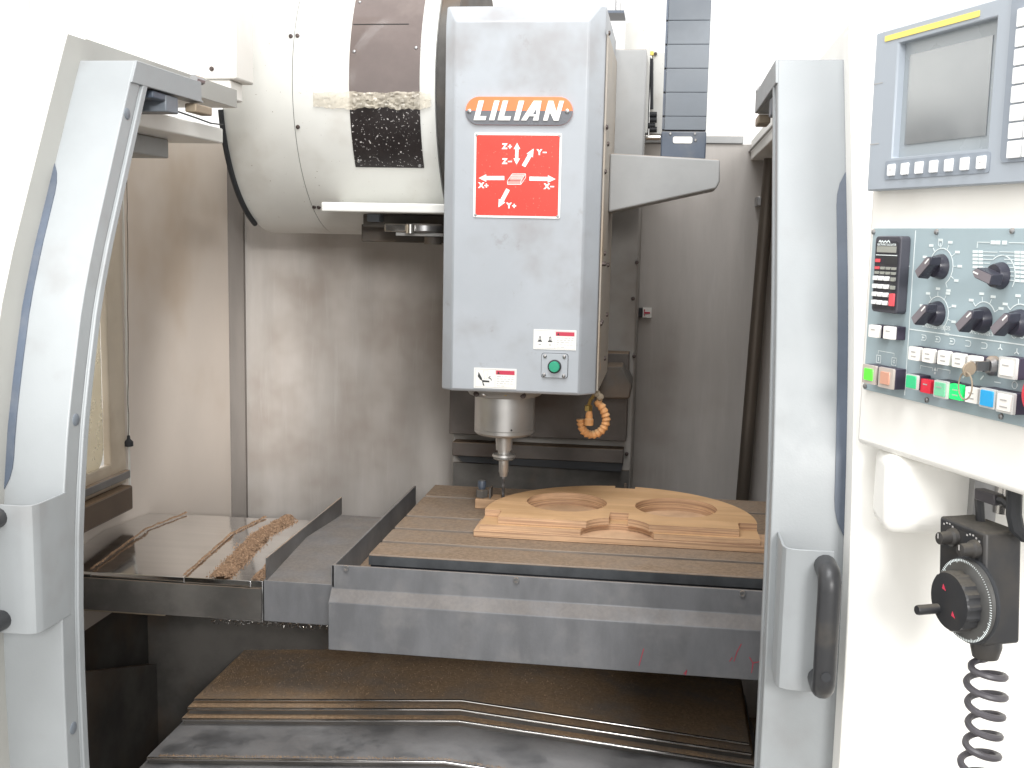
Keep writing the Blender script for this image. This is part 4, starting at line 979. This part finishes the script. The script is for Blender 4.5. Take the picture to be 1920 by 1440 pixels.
for x in (-.010, -.004, .004): FP.rect(mb, b_[0]+x-.0028, b_[0]+x+.0028, a_[1]-.0016, a_[1]+.0016, PN, PN+.0002)
FP.rect(mb, b_[0]+.009, b_[0]+.03, a_[1]-.0003, a_[1]+.0003, PN, PN+.0002)
for s_, x, y, w in (('SPINDLE SPEED OVERRIDE%', 1755, 613, .62), ('RAPID OVERRIDE %', 1839, 624, .68)):
    a_ = pq(x, y); FP.text(mb, s_, a_[0], a_[1], .0052, PN+.0001, bold=.00012, sx=w)
# icons above the buttons
for i, (x, y) in enumerate(((1731, 633), (1757, 636), (1784, 640), (1814, 644), (1844, 648))):
    u_, v_ = pq(x, y); s_ = .0030
    FP.line(mb, (u_-s_, v_+s_*.8), (u_+s_*.6, v_+s_*.8), .0007, PN, PN+.0002); FP.line(mb, (u_-s_, v_-s_*.8), (u_+s_*.6, v_-s_*.8), .0007, PN, PN+.0002)
    FP.arc(mb, u_+s_*.6, v_, s_*.8, 90, -90, .0007, PN, PN+.0002, 8)
    if i < 3: FP.poly(mb, [(u_-s_*.6, v_-.001), (u_+s_*.7, v_), (u_-s_*.6, v_+.001)], PN, PN+.0002)
for x, y in ((1875, 652), (1906, 660)):
    u_, v_ = pq(x, y)
    for k in range(3): FP.line(mb, (u_, v_), (u_+.003*math.cos(R(90+120*k)), v_+.003*math.sin(R(90+120*k))), .0009, PN, PN+.0002)
for x, y, ch_ in ((1647, 673, 1), (1676, 678, 0)):
    u_, v_ = pq(x, y); s_ = .0036
    for a_, b_ in (((-s_, -s_), (s_, -s_)), ((s_, -s_), (s_, s_)), ((s_, s_), (-s_, s_)), ((-s_, s_), (-s_, -s_))): FP.line(mb, (u_+a_[0], v_+a_[1]), (u_+b_[0], v_+b_[1]), .0007, PN, PN+.0002)
    if ch_: FP.rect(mb, u_-.0006, u_+.0006, v_-.002, v_+.002, PN, PN+.0002)
    else: FP.arc(mb, u_, v_, .0015, 0, 360, .0007, PN, PN+.0002, 12)
for (a_, b_) in (((1647, 658), (1676, 662)), ((1726, 686), (1748, 689)), ((1758, 691), (1781, 694))):
    a_ = pq(*a_); b_ = pq(*b_); vm_ = (a_[1]+b_[1])/2; FP.rect(mb, a_[0], b_[0], vm_-.0003, vm_+.0003, PN, PN+.0002); FP.rect(mb, b_[0], b_[0]+.0006, vm_-.003, vm_+.0003, PN, PN+.0002); FP.rect(mb, a_[0]-.0006, a_[0], vm_-.003, vm_+.0003, PN, PN+.0002)
u_, v_ = pq(1753, 693); FP.poly(mb, [(u_-.002, v_-.001), (u_+.002, v_-.001), (u_, v_+.0022)], PN, PN+.0002); FP.arc(mb, u_, v_-.0032, .0008, 0, 360, .0007, PN, PN+.0002, 8)
u_, v_ = pq(1902, 722); FP.arc(mb, u_, v_, .0030, 0, 360, .0006, PN, PN+.0002, 14)
u_, v_ = pq(1870, 717); FP.line(mb, (u_-.004, v_), (u_+.004, v_), .0008, PN, PN+.0002)
for x, y in ((1808, 705), (1841, 708)):
    u_, v_ = pq(x, y); FP.line(mb, (u_-.002, v_-.002), (u_+.002, v_+.002), .0014, PN, PN+.0002)
for y in (456, 499): u_, v_ = pq(1703, y); FP.line(mb, (u_-.002, v_), (u_+.002, v_), .0009, PN, PN+.0002)
u_, v_ = pq(1911, 628); FP.arc(mb, u_-.006, v_, .0032, 0, 360, .0006, PN, PN+.0002, 12); FP.arc(mb, u_+.003, v_, .0026, 0, 360, .0006, PN, PN+.0002, 12)
mb.build('panel_print', 'print_white', op)
ps = None
for x, y in ((1638, 435), (1756, 435), (1898, 433), (1622, 724), (1738, 750), (1877, 781)):
    q = FP.p(*pq(x, y), -.0004)
    if ps is None:
        ps = MB().lathe([(0, 0), (.0026, 0), (.0024, .0014), (.001, .002), (0, .002)], (0, 0, 0), FP.N, 12).build('screw', 'steel_dull', op, origin=(0, 0, 0)); ps.location = q-wl(op); WLOC[ps.name] = q
    else: inst(ps, q, op)
# rotary knobs
for x, y, ang in KN:
    u_, v_ = pq(x, y); c = FP.p(u_, v_, -.0004)
    kb_ = MB().lathe([(0, 0), (.0115, 0), (.0112, .002), (.0098, .007), (.0094, .008), (0, .008)], c, FP.N, 28).build('rotary_knob', 'knob_black', op)
    t = R(ang); d = (math.cos(t), math.sin(t)); e = (-d[1], d[0])
    pts = [(u_+d[0]*a_+e[0]*b_, v_+d[1]*a_+e[1]*b_) for a_, b_ in ((-.0125, -.0048), (.0085, -.0048), (.014, 0), (.0085, .0048), (-.0125, .0048))]
    mb = MB(); FP.poly(mb, pts, .0075, .0185, .93); g = mb.build('grip', 'knob_black', kb_, bev=.0008)
    mb = MB(); FP.poly(mb, [(u_+d[0]*a_+e[0]*b_, v_+d[1]*a_+e[1]*b_) for a_, b_ in ((-.0112, -.0036), (.0082, -.0036), (.0118, 0), (.0082, .0036), (-.0112, .0036))], .0186, .0190); mb.build('grip_face', 'knob_face', kb_)
    mb = MB(); FP.poly(mb, [(u_+d[0]*a_+e[0]*b_, v_+d[1]*a_+e[1]*b_) for a_, b_ in ((.004, -.0007), (.0105, -.0007), (.0105, .0007), (.004, .0007))], .0191, .0193); mb.build('pointer', 'letter_white', kb_)
# push buttons: pixel of the face centre, size, face colour, stand-off, frame
def button(x, y, w, h, face, dep, frame=None, mark=1, body='btn_side', inner=.86):
    u_, v_ = pq(x, y, dep)
    b_ = MB(); FP.rect(b_, u_-w/2, u_+w/2, v_-h/2, v_+h/2, -.0004, dep-.0025); b_ = b_.build('push_button', body, op, bev=.0006)
    if frame:
        mb = MB(); FP.poly(mb, rrect(u_-w/2, u_+w/2, v_-h/2, v_+h/2, .001, 2), dep-.0024, dep, .98); mb.build('bezel', frame, b_)
        mb = MB(); FP.poly(mb, rrect(u_-w/2*inner, u_+w/2*inner, v_-h/2*inner, v_+h/2*inner, .0008, 2), dep+.0001, dep+.0011, .96); mb.build('cap', face, b_)
    else:
        mb = MB(); FP.poly(mb, rrect(u_-w/2*.98, u_+w/2*.98, v_-h/2*.98, v_+h/2*.98, .001, 2), dep-.0024, dep+.0011, .96); mb.build('cap', face, b_)
    if mark:
        mb = MB()
        for k in range(mark): FP.rect(mb, u_-w*.22, u_+w*(.16+.05*k), v_+h*.12-k*h*.32-.0005, v_+h*.12-k*h*.32+.0005, dep+.0012, dep+.0014)
        mb.build('cap_print', 'print_grey', b_)
    return b_
button(1639, 621, .0165, .0125, 'btn_white', .012, mark=1); button(1667, 624, .0165, .0125, 'btn_white', .012, mark=1)
button(1629, 702, .0225, .0185, 'btn_lime', .014, 'btn_frame', mark=0, inner=.62); button(1660, 709, .0235, .0195, 'btn_salmon', .014, 'btn_frame', mark=0, inner=.62)
for x, y in ((1715, 663), (1741, 667), (1770, 671), (1798, 676), (1827, 681)): button(x, y, .0165, .0128, 'btn_white', .011, mark=2)
button(1888, 690, .0205, .0175, 'btn_white', .014, 'btn_clear', mark=1, inner=.72)
button(1709, 716, .0165, .0135, 'btn_green', .014, 'btn_clear', mark=0); button(1737, 724, .0160, .0130, 'btn_red', .009, mark=1); button(1763, 730, .0185, .0155, 'btn_green_pale', .014, 'btn_clear', mark=1, inner=.78)
button(1793, 735, .0165, .0140, 'btn_green_lit', .011, mark=2); button(1823, 741, .0165, .0140, 'btn_white', .011, mark=2); button(1851, 747, .0195, .0165, 'btn_blue', .014, 'btn_clear', mark=0, inner=.8); button(1884, 755, .0205, .0175, 'btn_white', .014, 'btn_clear', mark=2, inner=.78)
c = FP.p(*pq(1952, 742, .02), 0)
MB().lathe([(0, 0), (.009, 0), (.009, .010), (.0185, .011), (.0195, .016), (.0165, .024), (.008, .027), (0, .0275)], c, FP.N, 28).build('stop_button', 'btn_red', op)
ks_c = FP.p(*pq(1853, 686, .006), -.0004); MB().lathe([(0, 0), (.0085, 0), (.0085, .004), (.006, .0075), (0, .0075)], ks_c, FP.N, 20).build('key_switch', 'steel_dull', op)
# key
key = thing('switch_key', ks_c+FP.N*.0075, 'small steel key with wire ring in the panel key switch', 'key')
u_, v_ = pq(1853, 686, .008)
mb = MB(); FP.rect(mb, u_-.0012, u_+.0012, v_-.004, v_+.004, .0076, .020); mb.build('blade', 'steel_dull', key)
mb = MB(); F2 = Frame(FP.p(u_, v_, .02), (FP.N*.8+FP.V*-.35), (FP.V+FP.N*.3)); 
mb.prism(rrect(0, .013, -.0058, .0058, .005), F2.O, F2.U, F2.V, F2.N, .0018); mb.build('bow', 'tan_metal', key, bev=.0004)
rc = F2.O+F2.U*.010+Vector((0, 0, -.0125)); rp = [rc+FP.U*(.0085*math.cos(t))+Vector((0, 0, .0115*math.sin(t))) for t in [2*math.pi*i/28 for i in range(28)]]
rg = []
for i in range(28):
    t = (rp[(i+1) % 28]-rp[i-1]).normalized(); a_ = FP.N; b_ = t.cross(a_)
    rg.append([rp[i]+(a_*math.cos(k*math.pi/3)+b_*math.sin(k*math.pi/3))*.0007 for k in range(6)])
MB().ring(rg, loop=True).build('wire_ring', 'tan_metal', key)

# calculator stuck on the panel
cal = thing('pocket_calculator', FP.p(*pq(1660, 585), 0), 'dark pocket calculator stuck at the top left of the operator panel', 'calculator')
ct0 = .010
c0 = pq(1642, 443, ct0); c1_ = pq(1690, 441, ct0); c2a = pq(1633, 584, ct0); c3 = pq(1682, 590, ct0)
cu0 = (c0[0]+c2a[0])/2; cu1 = (c1_[0]+c3[0])/2; cv1 = (c0[1]+c1_[1])/2; cv0 = (c2a[1]+c3[1])/2
cw, chh = cu1-cu0, cv1-cv0
mb = MB(); FP.poly(mb, rrect(cu0, cu1, cv0, cv1, .004), -.0003, ct0, .985); cbd = mb.build('case', 'calc_body', cal, bev=.0008)
CP = lambda a, b: (cu0+cw*a, cv0+chh*b)
def crect(a0, a1, b0, b1, n0, n1, name, m, par=cal, top=1.0, r_=None):
    mb = MB()
    if r_: FP.poly(mb, rrect(cu0+cw*a0, cu0+cw*a1, cv0+chh*b0, cv0+chh*b1, r_, 2), ct0+n0, ct0+n1, top)
    else: FP.rect(mb, cu0+cw*a0, cu0+cw*a1, cv0+chh*b0, cv0+chh*b1, ct0+n0, ct0+n1, top)
    return mb.build(name, m, par)
crect(.07, .93, .05, .93, .0001, .0006, 'front_plate', 'calc_dark', r_=.003)
crect(.12, .86, .785, .865, .0007, .0012, 'display', 'calc_lcd')
crect(.09, .90, .745, .755, .0007, .0010, 'trim_line', 'print_white')
crect(.42, .93, .63, .735, .0007, .0010, 'solar_cell', 'print_dark')
mb = MB(); FP.text(mb, 'ELECTRONIC CALCULATOR', *CP(.48, .885), .0026, ct0+.0008, bold=.0001, sx=.9)
pts = [(.17, .915), (.21, .94), (.26, .91), (.30, .935), (.36, .91), (.42, .935), (.48, .91), (.54, .94), (.60, .91)]
for a_, b_ in zip(pts, pts[1:]): FP.line(mb, CP(*a_), CP(*b_), .0011, ct0+.0007, ct0+.0009)
mb.build('brand_print', 'print_white', cal)
crect(.09, .27, .655, .70, .0007, .0014, 'key', 'red_key', r_=.0006)
for r__ in range(2):
    for k in range(4):
        crect(.09+k*.215, .09+k*.215+.17, .565-r__*.062, .60-r__*.062, .0007, .0016, 'key', ('red_key' if (r__ == 0 and k == 0) else 'calc_lcd'), r_=.0006)
for r__ in range(4):
    for k in range(3): crect(.08+k*.215, .08+k*.215+.165, .42-r__*.105, .478-r__*.105, .0007, .0030, 'key', 'key_white', top=.92, r_=.0006)
    if r__ < 2: crect(.75, .91, .42-r__*.105, .47-r__*.105, .0007, .0022, 'key', 'calc_lcd', r_=.0006)
crect(.75, .92, .10, .265, .0007, .0026, 'key', 'red_key', top=.95, r_=.0008)

# ================================================================== HANDWHEEL UNIT
OH = at(1848, 1000, 'y', .99)
TL_ = Vector((0.03, .0, 1)).normalized()
FM = Frame(OH, UV, (UV*-.085+Vector((0, 0, 1))))
hw_ = thing('handwheel_unit', FM.p(-.04, -.12, -.03), 'black handheld pulse generator with dial, crank and coiled cord hanging on white skin', 'hand control')
mp = lambda x, y, n=0.0: FM.px(x, y, n)
tl_ = mp(1761, 967); bl_ = mp(1778, 1188); brr = mp(1870, 1224)
w_ = -tl_[0]; h_ = -brr[1]
mb = MB(); FM.poly(mb, [(-w_, -h_*.99), (0, -h_), (0, 0), (-w_, 0)], -.038, 0); body = mb.build('body', 'mpg_black', hw_, bev=.003, seg=3)
mb = MB(); FM.poly(mb, rrect(-w_+.005, -.005, -h_*.27, -.006, .002, 2), .0002, .0006); mb.build('switch_plate', 'black_plastic', hw_)
# carrying handle
pts = [FM.p(-w_*.62, -.002, -.026), FM.p(-w_*.62, .020, -.024), FM.p(-w_*.52, .026, -.022), FM.p(-w_*.05, .026, -.022), FM.p(.004, .020, -.024), FM.p(.008, -.002, -.026)]
MB().tube(pts, .0042, 8).build('carry_handle', 'mpg_black', hw_)
mb = MB(); FM.rect(mb, -w_*.58, -w_*.16, .0205, .0305, -.027, -.0165); mb.build('handle_grip', 'cord_grey', hw_, bev=.001)
for x, y in ((1788, 1014), (1828, 1031)):
    q = FM.p(*mp(x, y), .0004); kk = MB().lathe([(0, 0), (.0085, 0), (.008, .004), (.0062, .006), (.0055, .016), (0, .017)], q, FM.N, 18).build('selector_knob', 'mpg_black', hw_)
    mb = MB(); FM.rect(mb, *(mp(x, y)[0]-.0006, mp(x, y)[0]+.0006), mp(x, y)[1], mp(x, y)[1]+.0045, .0175, .0178); mb.build('pointer', 'print_grey', kk)
mb = MB()
for x, y in ((1781, 994), (1825, 1010)):
    u_, v_ = mp(x, y); 
    for k in range(5): FM.rect(mb, u_-.009+k*.004, u_-.007+k*.004, v_-.0008+.002*math.sin(k), v_+.0008+.002*math.sin(k), .0007, .0009)
mb.build('switch_print', 'print_grey', hw_)
dcu, dcv = mp(1812, 1125); dc = FM.p(dcu, dcv, 0)
MB().lathe([(0, .0003), (.0385, .0003), (.0385, .002), (.037, .003), (0, .003)], dc, FM.N, 48).build('dial_base', 'rubber', hw_)
rg_ = MB().lathe([(0, .0031), (.0365, .0031), (.036, .006), (.0275, .009), (0, .009)], dc, FM.N, 64).build('scale_ring', 'mpg_ring', hw_)
mb = MB()
for i in range(100):
    t = 2*math.pi*i/100; l0 = .0355; l1 = .0335 if i % 5 else .032
    a_ = (dcu+l0*math.cos(t), dcv+l0*math.sin(t)); b_ = (dcu+l1*math.cos(t), dcv+l1*math.sin(t)); FM.line(mb, a_, b_, .0005, .0064, .0070)
mb.build('scale_print', 'print_white', rg_)
rings = []
for h in (.0091, .021, .0225):
    rings.append([FM.p(dcu+(r2 := (.0262 if h < .022 else .0248)*(1 if k % 4 < 2 or h > .022 else .95))*math.cos(2*math.pi*k/64), dcv+r2*math.sin(2*math.pi*k/64), h) for k in range(64)])
MB().ring(rings).build('dial_wheel', 'mpg_black', hw_, ang=25)
mb = MB()
for t in (120, -55):
    t = R(t); c_ = (dcu+.012*math.cos(t), dcv+.012*math.sin(t)); FM.poly(mb, [(c_[0]-.0028, c_[1]-.0012), (c_[0]+.002, c_[1]-.0022), (c_[0]-.0015, c_[1]+.003)], .0227, .0230)
mb.build('red_arrow', 'crimson', hw_)
cq = FM.p(dcu-.015, dcv-.011, .0226)
MB().lathe([(0, 0), (.0045, 0), (.0045, .020), (.004, .0215), (0, .0215)], cq, FM.N, 16).build('crank_pin', 'mpg_black', hw_)
gl = FM.p(*mp(1812, 1203), -.014)
MB().lathe([(0, 0), (.0125, 0), (.0135, -.010), (.011, -.020), (.006, -.022), (0, -.022)], gl+Vector((0, 0, .006)), (0, 0, 1), 20).build('cable_gland', 'mpg_black', hw_)
cp_ = []; base = gl+Vector((0, 0, -.016)); pitch = .0185
for i in range(9*22):
    t = i/22; ang = 2*math.pi*t+1.2; sw = Vector((0.004, 0, 0))*math.sin(t*.5); rr_ = .0150+.0012*math.sin(t*1.3)
    if t < .4: rr_ *= t/.4
    cp_.append(base+Vector((math.cos(ang)*rr_, math.sin(ang)*rr_, -t*pitch))+sw)
MB().tube(cp_, .0031, 8).build('coiled_cord', 'cord_grey', hw_)
# holder behind it
hb_ = thing('handwheel_holder', at(1855, 975, 'y', 1.04), 'metal bracket with chrome stub and black hose behind the hand control', 'bracket')
a = at(1828, 902, 'y', 1.08); b = at(1868, 960, 'y', 1.08)
MB().box(a.x, b.x, 1.08, 1.0995, b.z-.01, a.z+.05).build('bracket_plate', 'steel_dull', hb_, bev=.001)
q = at(1884, 930, 'y', 1.08); MB().tube([(q.x, 1.08, q.z-.016), (q.x, 1.08, q.z+.07)], .0095, 16).build('stub', 'chrome', hb_)
pts = [at(x, y, 'y', .99) for x, y in ((1903, 880), (1902, 930), (1901, 965), (1906, 990), (1920, 1003), (1945, 1008))]
MB().tube(pts, .0065, 10).build('hose', 'rubber', hb_)
